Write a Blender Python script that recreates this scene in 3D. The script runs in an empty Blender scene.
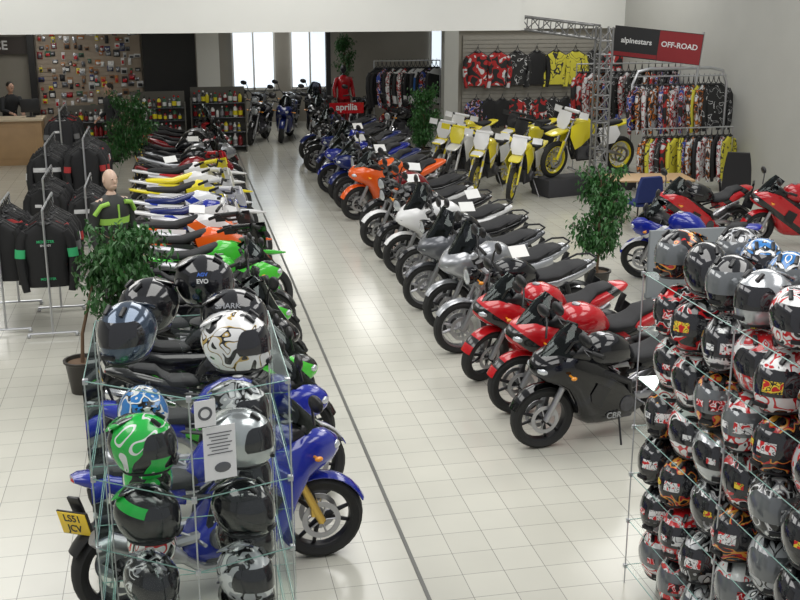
import bpy, bmesh, math, random
from mathutils import Vector, Matrix
random.seed(7)
SC=bpy.context.scene; COL=SC.collection
V=Vector; pi=math.pi
# ------------------------------------------------------------ materials
MC={}
def M(name,col,rough=.5,metal=0,coat=0,es=0,noise=0,nscale=8,bump=0):
    if name in MC: return MC[name]
    m=bpy.data.materials.new(name); m.use_nodes=True; nt=m.node_tree; b=nt.nodes['Principled BSDF']
    b.inputs['Base Color'].default_value=(*col,1); b.inputs['Roughness'].default_value=rough
    b.inputs['Metallic'].default_value=metal; b.inputs['Coat Weight'].default_value=coat
    b.inputs['Coat Roughness'].default_value=.05
    if es:
        b.inputs['Emission Color'].default_value=(*col,1); b.inputs['Emission Strength'].default_value=es
    if noise or bump:
        tc=nt.nodes.new('ShaderNodeTexCoord'); n=nt.nodes.new('ShaderNodeTexNoise')
        n.inputs['Scale'].default_value=nscale; n.inputs['Detail'].default_value=4
        nt.links.new(tc.outputs['Object'],n.inputs['Vector'])
        if noise:
            mr=nt.nodes.new('ShaderNodeMapRange'); mr.inputs['To Min'].default_value=1-noise; mr.inputs['To Max'].default_value=1+noise
            mx=nt.nodes.new('ShaderNodeMix'); mx.data_type='RGBA'; mx.blend_type='MULTIPLY'; mx.inputs['Factor'].default_value=1
            mx.inputs['A'].default_value=(*col,1)
            nt.links.new(n.outputs['Fac'],mr.inputs['Value']); nt.links.new(mr.outputs[0],mx.inputs['B'])
            nt.links.new(mx.outputs['Result'],b.inputs['Base Color'])
        if bump:
            bp=nt.nodes.new('ShaderNodeBump'); bp.inputs['Strength'].default_value=bump; bp.inputs['Distance'].default_value=.01
            nt.links.new(n.outputs['Fac'],bp.inputs['Height']); nt.links.new(bp.outputs[0],b.inputs['Normal'])
    MC[name]=m; return m
def MG(name,cols,scale=5,dist=1.5,rough=.2,coat=.6,cuts=None,rnd=8):
    """graphic paint: constant-ramp noise, offset per object"""
    if name in MC: return MC[name]
    m=bpy.data.materials.new(name); m.use_nodes=True; nt=m.node_tree; b=nt.nodes['Principled BSDF']
    b.inputs['Roughness'].default_value=rough; b.inputs['Coat Weight'].default_value=coat
    tc=nt.nodes.new('ShaderNodeTexCoord'); oi=nt.nodes.new('ShaderNodeObjectInfo')
    mu=nt.nodes.new('ShaderNodeMath'); mu.operation='MULTIPLY'; mu.inputs[1].default_value=rnd
    ad=nt.nodes.new('ShaderNodeVectorMath'); ad.operation='ADD'
    sy=nt.nodes.new('ShaderNodeSeparateXYZ'); ab=nt.nodes.new('ShaderNodeMath'); ab.operation='ABSOLUTE'; cb=nt.nodes.new('ShaderNodeCombineXYZ')
    L=nt.links.new
    L(tc.outputs['Object'],sy.inputs[0]); L(sy.outputs[1],ab.inputs[0]); L(sy.outputs[0],cb.inputs[0]); L(ab.outputs[0],cb.inputs[1]); L(sy.outputs[2],cb.inputs[2])
    L(oi.outputs['Random'],mu.inputs[0]); L(cb.outputs[0],ad.inputs[0]); L(mu.outputs[0],ad.inputs[1])
    n=nt.nodes.new('ShaderNodeTexNoise'); n.inputs['Scale'].default_value=scale; n.inputs['Detail'].default_value=.5; n.inputs['Distortion'].default_value=dist
    L(ad.outputs[0],n.inputs['Vector'])
    cr=nt.nodes.new('ShaderNodeValToRGB'); cr.color_ramp.interpolation='CONSTANT'
    cuts=cuts or [0]+[.40+.2*i/max(1,len(cols)-1) for i in range(1,len(cols))]
    e=cr.color_ramp.elements; e[0].position=0; e[0].color=(*cols[0],1); e[1].position=cuts[1]; e[1].color=(*cols[1],1)
    for c,p in list(zip(cols,cuts))[2:]:
        q=e.new(p); q.color=(*c,1)
    L(n.outputs['Fac'],cr.inputs[0]); L(cr.outputs[0],b.inputs['Base Color'])
    MC[name]=m; return m
def MF(name,c1,c2,k=.5,f=3.0,th=.72,off=.0,rough=.18,coat=.5):
    """two-tone livery: slanted bands in object space"""
    if name in MC: return MC[name]
    m=bpy.data.materials.new(name); m.use_nodes=True; nt=m.node_tree; b=nt.nodes['Principled BSDF']
    b.inputs['Roughness'].default_value=rough; b.inputs['Coat Weight'].default_value=coat; b.inputs['Coat Roughness'].default_value=.05
    L=nt.links.new
    tc=nt.nodes.new('ShaderNodeTexCoord'); dp=nt.nodes.new('ShaderNodeVectorMath'); dp.operation='DOT_PRODUCT'; dp.inputs[1].default_value=(k*f,0,f)
    a=nt.nodes.new('ShaderNodeMath'); a.operation='ADD'; a.inputs[1].default_value=off+10
    fr=nt.nodes.new('ShaderNodeMath'); fr.operation='FRACT'; g=nt.nodes.new('ShaderNodeMath'); g.operation='GREATER_THAN'; g.inputs[1].default_value=th
    mx=nt.nodes.new('ShaderNodeMix'); mx.data_type='RGBA'; mx.inputs['A'].default_value=(*c1,1); mx.inputs['B'].default_value=(*c2,1)
    L(tc.outputs['Object'],dp.inputs[0]); L(dp.outputs['Value'],a.inputs[0]); L(a.outputs[0],fr.inputs[0]); L(fr.outputs[0],g.inputs[0]); L(g.outputs[0],mx.inputs['Factor']); L(mx.outputs['Result'],b.inputs['Base Color'])
    MC[name]=m; return m
def MGLASS(name,tint,amt=.12,rough=.03):
    if name in MC: return MC[name]
    m=bpy.data.materials.new(name); m.use_nodes=True; nt=m.node_tree; nt.nodes.clear(); L=nt.links.new
    o=nt.nodes.new('ShaderNodeOutputMaterial'); t=nt.nodes.new('ShaderNodeBsdfTransparent'); g=nt.nodes.new('ShaderNodeBsdfGlossy'); x=nt.nodes.new('ShaderNodeMixShader')
    t.inputs[0].default_value=(*tint,1); g.inputs['Roughness'].default_value=rough; g.inputs[0].default_value=(.9,1,.97,1)
    lw=nt.nodes.new('ShaderNodeLayerWeight'); lw.inputs[0].default_value=amt
    L(lw.outputs['Fresnel'],x.inputs[0]); L(t.outputs[0],x.inputs[1]); L(g.outputs[0],x.inputs[2]); L(x.outputs[0],o.inputs[0])
    MC[name]=m; return m
K=M('black_plastic',(.012,.012,.014),.35)
RUB=M('tyre_rubber',(.018,.018,.018),.75,noise=.2)
BLK=M('gloss_black',(.006,.006,.008),.10,coat=.3)
CHR=M('chrome',(.75,.75,.77),.15,1)
ALU=M('aluminium',(.45,.45,.47),.35,.9,noise=.15)
GOLD=M('gold_metal',(.75,.5,.12),.3,.8)
ENG=M('engine_metal',(.09,.09,.1),.4,.6,noise=.4,nscale=20)
SEAT=M('seat_vinyl',(.012,.012,.014),.65,bump=.2)
WHT=M('white_paint',(.78,.78,.78),.25,coat=.4)
RED=M('red_paint',(.5,.008,.015),.16,coat=.6)
DRED=M('deep_red_paint',(.22,.01,.014),.2,coat=.6)
BLU=M('blue_paint',(.01,.022,.30),.15,coat=.7)
ORG=M('orange_paint',(.8,.11,.01),.2,coat=.6)
YEL=M('yellow_paint',(.8,.68,.02),.3,coat=.4)
GRN=M('green_paint',(.06,.5,.04),.2,coat=.6)
SIL=M('silver_paint',(.38,.39,.41),.25,.6,coat=.4)
GRY=M('grey_paint',(.12,.125,.14),.25,.4,coat=.5)
DBL=M('dark_blue_paint',(.008,.018,.12),.2,coat=.6)
YPL=M('yellow_plate',(.9,.62,.03),.4)
LENS=M('lens_glass',(.6,.63,.66),.05,.4,coat=1)
RLENS=M('red_lens',(.5,.01,.01),.1,coat=1)
AMB=M('amber_lens',(.8,.3,.02),.2,coat=.6)
CARD=M('white_card',(.8,.8,.78),.6)
SCR=MGLASS('smoked_screen',(.2,.2,.22),.3)
GLS=MGLASS('shelf_glass',(.965,.985,.975),.07)
GED=M('glass_edge',(.25,.42,.38),.15,coat=.5)
BLUWHT=MF('blue_white_livery',(.01,.022,.32),(.75,.75,.78),.6,2.4,.86,.35)
REDBLK=MF('red_black_livery',(.5,.01,.016),(.012,.012,.012),-.7,2.6,.70,.15)
GRNBLK=MF('green_black_livery',(.010,.010,.010),(.07,.55,.04),.5,2.3,.5,.1)
BLKSIL=MF('black_livery',(.003,.003,.004),(.006,.007,.014),.5,2.0,.85,.5,.08,.25)
ORGBLK=MF('orange_black_livery',(.85,.12,.01),(.015,.015,.015),.6,2.3,.7,.5)
WHTBLU=MF('white_blue_livery',(.8,.81,.84),(.02,.05,.4),.7,2.6,.65,.4)
YELWHT=MF('yellow_white_livery',(.85,.7,.03),(.8,.8,.8),.6,2.6,.8,.4)
WHTORG=MF('white_orange_livery',(.8,.8,.8),(.85,.15,.02),.7,2.6,.6,.4)
# ------------------------------------------------------------ mesh builder
class B:
    def __init__(s): s.bm=bmesh.new()
    def sweep(s,rings,cap=True,closed=False,loop=True):
        bm=s.bm; R=[[bm.verts.new(p) for p in r] for r in rings]; n=len(R[0])
        k=len(R) if closed else len(R)-1
        for i in range(k):
            a=R[i]; b=R[(i+1)%len(R)]
            for j in range(n if loop else n-1):
                try: bm.faces.new((a[j],a[(j+1)%n],b[(j+1)%n],b[j]))
                except ValueError: pass
        if cap and not closed:
            try: bm.faces.new(R[0][::-1]); bm.faces.new(R[-1])
            except ValueError: pass
        return s
    def box(s,c,d,bev=0,rot=None):
        r=bmesh.ops.create_cube(s.bm,size=1); vs=r['verts']
        m=Matrix.Translation(c)@(rot or Matrix.Identity(4))@Matrix.Diagonal((*d,1))
        bmesh.ops.transform(s.bm,matrix=m,verts=vs)
        if bev:
            es=list({e for v in vs for e in v.link_edges})
            bmesh.ops.bevel(s.bm,geom=es,offset=bev,segments=2,affect='EDGES',profile=.6)
        return s
    def tube(s,pts,r,n=8,cap=True):
        pts=[V(p) for p in pts]; rr=r if isinstance(r,(list,tuple)) else [r]*len(pts)
        up=None; rings=[]
        for i,p in enumerate(pts):
            t=(pts[min(i+1,len(pts)-1)]-pts[max(i-1,0)]).normalized()
            if up is None:
                up=V((0,0,1)) if abs(t.z)<.9 else V((1,0,0))
            a=t.cross(up).normalized(); up=a.cross(t).normalized()
            rings.append([p+(a*math.cos(2*pi*j/n)+up*math.sin(2*pi*j/n))*rr[i] for j in range(n)])
        return s.sweep(rings,cap)
    def cyl(s,a,b,r,r2=None,n=14): return s.tube([a,b],[r,r if r2 is None else r2],n)
    def loft(s,secs,n=16,e=2.5,cap=True,y0=0):
        rings=[]
        for x,zl,zh,w in secs:
            zc=(zl+zh)/2; h=(zh-zl)/2; ring=[]
            for j in range(n):
                t=2*pi*(j+.5)/n; c=math.cos(t); q=math.sin(t)
                ring.append(V((x,y0+w*math.copysign(abs(c)**(2/e),c),zc+h*math.copysign(abs(q)**(2/e),q))))
            rings.append(ring)
        return s.sweep(rings,cap)
    def loftz(s,secs,n=16,e=2.3):
        rings=[]
        for sec in secs:
            z,cx,cy,w,d=sec; ring=[]
            for j in range(n):
                t=2*pi*j/n; c=math.cos(t); q=math.sin(t)
                ring.append(V((cx+w*math.copysign(abs(c)**(2/e),c),cy+d*math.copysign(abs(q)**(2/e),q),z)))
            rings.append(ring)
        return s.sweep(rings)
    def rev(s,prof,n=28,c=(0,0,0)):
        rings=[[V((c[0]+r*math.cos(2*pi*i/n),c[1]+y,c[2]+r*math.sin(2*pi*i/n))) for r,y in prof] for i in range(n)]
        return s.sweep(rings,closed=True)
    def revz(s,prof,n=20,c=(0,0,0)):
        rings=[[V((c[0]+r*math.cos(2*pi*i/n),c[1]+r*math.sin(2*pi*i/n),c[2]+z)) for i in range(n)] for r,z in prof]
        return s.sweep(rings)
    def ell(s,c,d,u=12,v=8):
        r=bmesh.ops.create_uvsphere(s.bm,u_segments=u,v_segments=v,radius=1)
        bmesh.ops.transform(s.bm,matrix=Matrix.Translation(c)@Matrix.Diagonal((*d,1)),verts=r['verts']); return s
    def poly(s,pts):
        s.bm.faces.new([s.bm.verts.new(p) for p in pts]); return s
    def prism(s,pts,z0,z1):
        return s.sweep([[V((x,y,z0)) for x,y in pts],[V((x,y,z1)) for x,y in pts]])
    def sheet(s,rows,th=.004):
        bm=s.bm; R=[[bm.verts.new(V(p)) for p in r] for r in rows]; fs=[]
        for i in range(len(R)-1):
            for j in range(len(R[0])-1):
                fs.append(bm.faces.new((R[i][j],R[i][j+1],R[i+1][j+1],R[i+1][j])))
        bmesh.ops.recalc_face_normals(bm,faces=fs)
        bmesh.ops.solidify(bm,geom=fs,thickness=th); return s
    def arch(s,c,r,a0,a1,w,th=.008,n=10,curl=.02):
        rows=[]
        for i in range(n+1):
            a=math.radians(a0+(a1-a0)*i/n); rows.append([(c[0]+(r-curl*abs(k)**2)*math.cos(a),c[1]+w*k,c[2]+(r-curl*abs(k)**2)*math.sin(a)) for k in (-1,-.6,0,.6,1)])
        return s.sheet(rows,th)
    def mesh(s,name,sharp=38):
        bm=s.bm; bmesh.ops.recalc_face_normals(bm,faces=bm.faces)
        for f in bm.faces: f.smooth=True
        L=math.radians(sharp)
        for e in bm.edges:
            if len(e.link_faces)==2 and e.calc_face_angle(0)>L: e.smooth=False
        me=bpy.data.meshes.new(name); bm.to_mesh(me); bm.free(); return me
MMC={}
def mm(mesh,mat):
    k=(mesh.name,mat.name)
    if k not in MMC:
        c=mesh.copy(); c.materials.clear(); c.materials.append(mat); MMC[k]=c
    return MMC[k]
def meta(o,label,cat,group=None,kind=None):
    if label: o['label']=label
    if cat: o['category']=cat
    if group: o['group']=group
    if kind: o['kind']=kind
def obj(name,mesh,mat=None,parent=None,mx=None,label=None,cat=None,group=None,kind=None):
    if mesh is not None and mat is not None: mesh=mm(mesh,mat)
    o=bpy.data.objects.new(name,mesh); COL.objects.link(o)
    if parent: o.parent=parent
    if mx is not None: o.matrix_basis=mx
    meta(o,label,cat,group,kind)
    if mesh is None: o.empty_display_size=.1
    return o
T=Matrix.Translation
def RZ(d): return Matrix.Rotation(math.radians(d),4,'Z')
def RX(d): return Matrix.Rotation(math.radians(d),4,'X')
def RY(d): return Matrix.Rotation(math.radians(d),4,'Y')
TXC={}
def text(s,size,ext=.001,bold=0.0):
    k=(s,size)
    if k in TXC: return TXC[k]
    cu=bpy.data.curves.new('lettering','FONT'); cu.body=s; cu.size=size; cu.extrude=ext; cu.offset=bold*size; cu.align_x='CENTER'; cu.align_y='CENTER'
    o=bpy.data.objects.new('lettering_tmp',cu); COL.objects.link(o); bpy.context.view_layer.update()
    dg=bpy.context.evaluated_depsgraph_get(); me=bpy.data.meshes.new_from_object(o.evaluated_get(dg)); bpy.data.objects.remove(o)
    TXC[k]=me; return me
# ------------------------------------------------------------ motorcycle part library
def wheel_set(r,w,spoked=False,n=30):
    ri=r*.74
    ty=B().rev([(ri,-w*.75),(r*.88,-w),(r*.96,-w*.72),(r,0),(r*.96,w*.72),(r*.88,w),(ri,w*.75)],n).mesh('tyre')
    b=B().rev([(ri*1.02,-w*.75),(ri*1.02,w*.75),(ri*.93,w*.6),(ri*.9,0),(ri*.93,-w*.6)],n)
    b.cyl((0,-w*1.0,0),(0,w*1.0,0),r*.12)
    if spoked:
        for i in range(16):
            a=2*pi*i/16; b.cyl((r*.1*math.cos(a+.4),(-1)**i*w*.7,r*.1*math.sin(a+.4)),(ri*.93*math.cos(a),0,ri*.93*math.sin(a)),.004,n=5)
    else:
        for i in range(3):
            a=2*pi*i/3
            for q in (-.28,.28):
                b.cyl((r*.1*math.cos(a),0,r*.1*math.sin(a)),(ri*.93*math.cos(a+q),0,ri*.93*math.sin(a+q)),.020,.013,n=6)
    ri_m=b.mesh('wheel_rim')
    d=B()
    for sgn in (-1,1):
        y=sgn*w*1.15
        d.rev([(r*.32,y-.003),(r*.32,y+.003),(r*.44,y+.003),(r*.44,y-.003)],n)
        for i in range(5):
            a=2*pi*i/5; d.cyl((r*.1*math.cos(a),y,r*.1*math.sin(a)),(r*.33*math.cos(a),y,r*.33*math.sin(a)),.007,n=5)
    return ty,ri_m,d.mesh('brake_disc')
LIB={}
def add(l,name,mesh,mat,front=False,parent=None,loc=None): l.append((name,mesh,mat,front,parent,loc))
def common(l,r,w,wr,xf,xr,spoked,forkx,forkz,fw=.09,forkmat='fork'):
    ty,ri,di=wheel_set(r,w,spoked); ty2,ri2,di2=wheel_set(r,wr,spoked)
    add(l,'front_wheel',ri,'wheel',True,None,(xf,0,r)); add(l,'tyre',ty,RUB,False,'front_wheel'); add(l,'brake_disc',di,ALU,False,'front_wheel')
    add(l,'rear_wheel',ri2,'wheel',False,None,(xr,0,r)); add(l,'tyre',ty2,RUB,False,'rear_wheel'); add(l,'brake_disc',di2,ALU,False,'rear_wheel')
    b=B()
    for s in (1,-1):
        m=(V((xf,s*fw,r))+V((forkx,s*fw,forkz)))/2
        b.cyl((xf,s*fw,r),m,.03,n=10); b.cyl(m,(forkx,s*fw,forkz),.022,n=10)
        b.box((xf-.055,s*fw*.95,r+.09),(.04,.05,.09),.01)
    b.box((forkx+.01,0,forkz-.02),(.07,fw*2+.05,.03),.008); b.box((forkx+.07,0,forkz-.17),(.07,fw*2+.05,.03),.008)
    b.cyl((xf,-fw-.02,r),(xf,fw+.02,r),.012)
    add(l,'front_fork',b.mesh('front_fork'),forkmat,True)
def mirrors(l,a,bp,front,size=(.028,.10,.058)):
    for s in (1,-1):
        b=B(); b.tube([(a[0],s*a[1],a[2]),((a[0]+bp[0])/2,s*(a[1]*.6+bp[1]*.4),(a[2]+bp[2])/2+.03),(bp[0],s*bp[1],bp[2])],.010,6)
        b.ell((bp[0],s*(bp[1]+.04),bp[2]+.01),size)
        add(l,'mirror',b.mesh('mirror'),K,front)
def plate_light(l,x,z):
    b=B().box((x+.03,0,z+.09),(.02,.09,.16),.005,RY(-20)); b.box((x,0,z),(.012,.24,.17),.003,RY(-15)); add(l,'plate_holder',b.mesh('plate_holder'),K)
    add(l,'number_plate',B().box((x-.012,0,z),(.006,.22,.155),.002,RY(-15)).mesh('number_plate'),YPL)
def lib_sport():
    l=[]
    common(l,.305,.06,.085,.70,-.70,False,.43,.92)
    add(l,'front_mudguard',B().arch((.70,0,.305),.335,20,150,.07).mesh('mudguard'),'body',True)
    f=B().loft([(.87,.79,.83,.03),(.84,.75,.88,.10),(.77,.70,.93,.16),(.66,.66,.97,.20),(.56,.60,.98,.22),(.47,.46,.95,.23),(.38,.26,.92,.225),(.28,.20,.88,.22),(.12,.18,.78,.205),(-.04,.18,.66,.19),(-.18,.21,.50,.17),(-.32,.27,.38,.12)],20,3)
    add(l,'fairing',f.mesh('fairing'),'body')
    for s in (1,-1):
        b=B(); b.sheet([[(.30,s*.232,.68),(.14,s*.214,.60)],[(.36,s*.234,.58),(.20,s*.218,.48)],[(.34,s*.230,.50),(.22,s*.218,.42)]],.006)
        add(l,'fairing_vent',b.mesh('vent'),K)
        add(l,'indicator',B().tube([(.60,s*.2,.80),(.60,s*.27,.80)],.010,6).ell((.60,s*.28,.80),(.03,.02,.018)).mesh('ind'),AMB)
    add(l,'cockpit',B().loft([(.66,.9,.985,.10),(.56,.9,1.03,.17),(.46,.88,1.03,.18),(.36,.84,.98,.15),(.30,.84,.92,.1)],16,3).mesh('cockpit'),K)
    rows=[]
    for x,z,w in ((.79,.92,.12),(.70,1.02,.17),(.60,1.13,.17),(.51,1.21,.11)):
        rows.append([(x-.12*abs(k)**2,w*k,z-.08*abs(k)**2) for k in (-1,-.7,-.35,0,.35,.7,1)])
    add(l,'windscreen',B().sheet(rows,.004).mesh('screen'),SCR)
    for s in (1,-1): add(l,'headlight',B().ell((.79,s*.08,.82),(.065,.065,.042)).mesh('headlight'),LENS)
    add(l,'fuel_tank',B().loft([(.36,.80,.90,.06),(.30,.76,1.0,.13),(.2,.75,1.05,.16),(.06,.74,1.05,.165),(-.08,.74,.99,.13),(-.16,.74,.90,.09),(-.21,.76,.82,.05)],18,2.4).mesh('tank'),'tank')
    add(l,'tank_cap',B().revz([(.04,0),(.04,.012),(.02,.016)],14,(.17,0,1.045)).mesh('cap'),ALU)
    add(l,'seat',B().loft([(-.16,.74,.81,.07),(-.24,.74,.84,.14),(-.40,.76,.85,.15),(-.47,.78,.90,.12),(-.52,.86,.95,.11),(-.70,.91,.98,.095),(-.74,.93,.96,.05)],16,3).mesh('seat'),SEAT)
    add(l,'tail_unit',B().loft([(-.26,.62,.78,.10),(-.45,.68,.86,.15),(-.62,.75,.92,.15),(-.78,.84,.96,.13),(-.88,.89,.97,.10),(-.93,.92,.96,.06)],16,2.8).mesh('tail'),'body')
    add(l,'tail_light',B().ell((-.90,0,.93),(.04,.07,.022)).mesh('tl'),RLENS)
    b=B().box((.16,0,.45),(.34,.28,.36),.03).box((.02,0,.34),(.42,.32,.22),.03)
    for s in (1,-1): b.cyl((-.08,s*.15,.40),(-.08,s*.20,.40),.085,.075)
    b.box((.38,0,.58),(.04,.34,.28),.01)
    add(l,'engine',b.mesh('engine'),ENG)
    b=B()
    for s in (1,-1):
        b.tube([(.43,s*.05,.86),(.2,s*.15,.74),(-.1,s*.15,.6),(-.16,s*.12,.38)],.032,8)
        b.tube([(-.1,s*.1,.66),(-.5,s*.09,.74),(-.85,s*.04,.88)],.016,6)
    add(l,'frame',b.mesh('frame'),'frame')
    b=B()
    for s in (1,-1): b.tube([(-.14,s*.10,.42),(-.4,s*.13,.42),(-.70,s*.12,.305)],[.04,.035,.028],8)
    b.box((-.68,.135,.30),(.1,.02,.06),.008); b.rev([(.05,.085),(.05,.095),(.10,.095),(.10,.085)],20,(-.70,0,.305))
    add(l,'swingarm',b.mesh('swingarm'),ALU)
    b=B().tube([(.22,-.06,.22),(0,-.12,.17),(-.22,-.16,.22),(-.36,-.18,.34)],.03,8).tube([(-.34,-.19,.33),(-.42,-.195,.38),(-.86,-.21,.60),(-.9,-.21,.62)],[.035,.06,.06,.045],12)
    add(l,'exhaust',b.mesh('exhaust'),ALU)
    add(l,'rear_hugger',B().arch((-.70,0,.305),.345,60,150,.09).mesh('hug'),K)
    b=B()
    for s in (1,-1): b.cyl((.43,s*.08,.97),(.34,s*.34,.99),.013,n=8); b.tube([(.42,s*.14,.985),(.44,s*.3,.98)],.006,6)
    b.box((.44,0,.995),(.06,.2,.02),.006)
    add(l,'handlebar',b.mesh('bars'),K,True)
    for s in (1,-1): add(l,'grip',B().cyl((.375,s*.24,.983),(.335,s*.365,.993),.021,n=10).mesh('grip'),RUB,True)
    mirrors(l,(.64,.16,1.0),(.58,.30,1.18),False)
    b=B().tube([(-.05,.14,.25),(-.0,.30,.02)],.01,6).box((-.02,.31,.012),(.09,.03,.012)); add(l,'side_stand',b.mesh('stand'),K)
    b=B()
    for s in (1,-1): b.cyl((-.22,s*.14,.40),(-.22,s*.27,.41),.012,n=8); b.cyl((-.45,s*.12,.55),(-.45,s*.22,.56),.012,n=8); b.cyl((-.2,s*.13,.4),(-.45,s*.12,.55),.01,n=6)
    add(l,'footrest',b.mesh('rests'),ALU)
    plate_light(l,-.94,.66)
    return l
def lib_naked(tour=False):
    l=[]
    common(l,.305,.058,.078,.70,-.70,False,.44,.94)
    add(l,'front_mudguard',B().arch((.70,0,.305),.332,30,155,.065).mesh('mudguard'),'body',True)
    add(l,'fuel_tank',B().loft([(.38,.80,.92,.06),(.30,.76,1.0,.13),(.18,.75,1.05,.17),(.02,.75,1.03,.17),(-.12,.75,.94,.12),(-.2,.76,.84,.07)],18,2.4).mesh('tank'),'tank')
    add(l,'seat',B().loft([(-.14,.76,.82,.08),(-.24,.75,.84,.14),(-.42,.77,.86,.15),(-.56,.81,.92,.135),(-.76,.85,.93,.11),(-.82,.87,.91,.05)],16,3).mesh('seat'),SEAT)
    add(l,'tail_unit',B().loft([(-.15,.62,.78,.11),(-.4,.66,.80,.14),(-.7,.76,.88,.135),(-.86,.84,.92,.10),(-.92,.87,.91,.06)],16,2.8).mesh('tail'),'body')
    add(l,'grab_rail',B().tube([(-.55,.15,.86),(-.78,.14,.95),(-.90,.07,.97),(-.90,-.07,.97),(-.78,-.14,.95),(-.55,-.15,.86)],.012,6).mesh('grab'),K)
    add(l,'tail_light',B().ell((-.90,0,.87),(.035,.06,.025)).mesh('tl'),RLENS)
    b=B().box((.12,0,.42),(.42,.30,.24),.03).box((.22,0,.60),(.24,.26,.24),.02,RY(15))
    for i in range(5): b.box((.24,0,.52+.04*i),(.27,.30,.012))
    for s in (1,-1): b.cyl((.0,s*.14,.40),(.0,s*.2,.40),.09,.08); b.cyl((.22,s*.14,.38),(.22,s*.18,.38),.06,.05)
    add(l,'engine',b.mesh('engine'),ENG)
    b=B()
    for k in (-.1,-.035,.035,.1): b.tube([(.34,k,.60),(.42,k,.5),(.36,k,.27),(.2,k*.7,.2),(0,-.08,.17)],.018,6)
    b.tube([(0,-.08,.17),(-.25,-.15,.22),(-.36,-.18,.32)],.03,8).tube([(-.34,-.19,.31),(-.42,-.195,.34),(-.88,-.21,.48),(-.92,-.21,.49)],[.035,.058,.058,.045],12)
    add(l,'exhaust',b.mesh('exhaust'),CHR)
    b=B()
    for s in (1,-1):
        b.tube([(.45,s*.04,.86),(.2,s*.12,.73),(-.12,s*.13,.62),(-.16,s*.12,.36)],.022,8)
        b.tube([(.45,s*.04,.82),(.40,s*.10,.45),(.28,s*.12,.26),(-.12,s*.12,.27)],.018,8)
        b.tube([(-.1,s*.1,.66),(-.5,s*.09,.74),(-.85,s*.05,.86)],.014,6)
        b.tube([(-.5,s*.15,.74),(-.64,s*.15,.36)],.026,10)
    add(l,'frame',b.mesh('frame'),'frame')
    b=B()
    for s in (1,-1): b.tube([(-.14,s*.10,.40),(-.70,s*.12,.305)],[.034,.028],8)
    b.rev([(.05,.085),(.05,.095),(.10,.095),(.10,.085)],20,(-.70,0,.305))
    add(l,'swingarm',b.mesh('swingarm'),ALU)
    b=B().tube([(.42,.37,1.04),(.46,.22,1.10),(.47,.1,1.02),(.47,-.1,1.02),(.46,-.22,1.10),(.42,-.37,1.04)],.014,8)
    b.cyl((.52,.07,1.0),(.55,.07,1.06),.045,n=12).cyl((.52,-.07,1.0),(.55,-.07,1.06),.045,n=12)
    for s in (1,-1): b.tube([(.47,s*.2,1.08),(.50,s*.34,1.04)],.006,6)
    add(l,'handlebar',b.mesh('bars'),K,True)
    for s in (1,-1):
        add(l,'grip',B().cyl((.44,s*.27,1.075),(.415,s*.385,1.035),.02,n=10).mesh('grip'),RUB,True)
        add(l,'indicator',B().tube([(.56,s*.09,.86),(.56,s*.19,.86)],.008,6).ell((.56,s*.2,.86),(.03,.02,.02)).mesh('ind'),AMB,True)
    mirrors(l,(.46,.22,1.10),(.46,.33,1.28),True,(.024,.09,.062))
    if tour:
        f=B().loft([(.84,.80,.84,.03),(.80,.76,.90,.10),(.72,.72,.97,.18),(.6,.66,1.04,.24),(.5,.56,1.05,.25),(.42,.40,.98,.245),(.34,.30,.88,.23),(.2,.28,.66,.205),(.06,.3,.5,.18)],20,3)
        add(l,'fairing',f.mesh('fairing'),'body')
        for s in (1,-1):
            add(l,'fairing_vent',B().sheet([[(.46,s*.258,.86),(.36,s*.24,.76)],[(.46,s*.255,.70),(.34,s*.236,.60)],[(.40,s*.243,.52),(.30,s*.222,.48)]],.008).mesh('tv'),K)
        rows=[]
        for x,z,w in ((.74,.96,.16),(.66,1.08,.20),(.59,1.22,.19),(.54,1.34,.13)):
            rows.append([(x-.12*abs(k)**2,w*k,z-.05*abs(k)**2) for k in (-1,-.7,-.35,0,.35,.7,1)])
        add(l,'windscreen',B().sheet(rows,.004).mesh('screen'),SCR)
        add(l,'headlight',B().ell((.77,0,.84),(.06,.12,.05)).mesh('hl'),LENS)
        for s in (1,-1): add(l,'side_panel',B().loft([(.02,.56,.74,.03),(-.15,.5,.76,.05),(-.4,.56,.78,.06),(-.62,.68,.82,.03)],12,2.5,y0=s*.14).mesh('tsp'),'body')
    else:
        add(l,'headlight_shell',B().tube([(.50,0,.90),(.55,0,.895),(.62,0,.885),(.655,0,.88)],[.03,.075,.098,.10],16).mesh('hs'),BLK,True)
        add(l,'headlight',B().ell((.65,0,.88),(.03,.092,.092)).mesh('hl'),LENS,True)
        for s in (1,-1): add(l,'side_panel',B().sheet([[(-.02,s*.155,.74),(-.36,s*.145,.74)],[(-.0,s*.16,.62),(-.28,s*.15,.64)],[(-.04,s*.15,.52),(-.2,s*.145,.54)]],.01).mesh('sp'),'body')
    b=B()
    for s in (1,-1): b.cyl((-.18,s*.14,.36),(-.18,s*.28,.37),.013,n=8); b.cyl((-.45,s*.12,.5),(-.45,s*.22,.5),.012,n=8)
    add(l,'footrest',b.mesh('rests'),ALU)
    b=B().tube([(-.05,.14,.25),(-.0,.30,.02)],.01,6).box((-.02,.31,.012),(.09,.03,.012)); add(l,'side_stand',b.mesh('stand'),K)
    add(l,'rear_mudguard',B().arch((-.70,0,.33),.36,60,165,.08).mesh('hug'),K)
    plate_light(l,-.94,.64)
    return l
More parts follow.
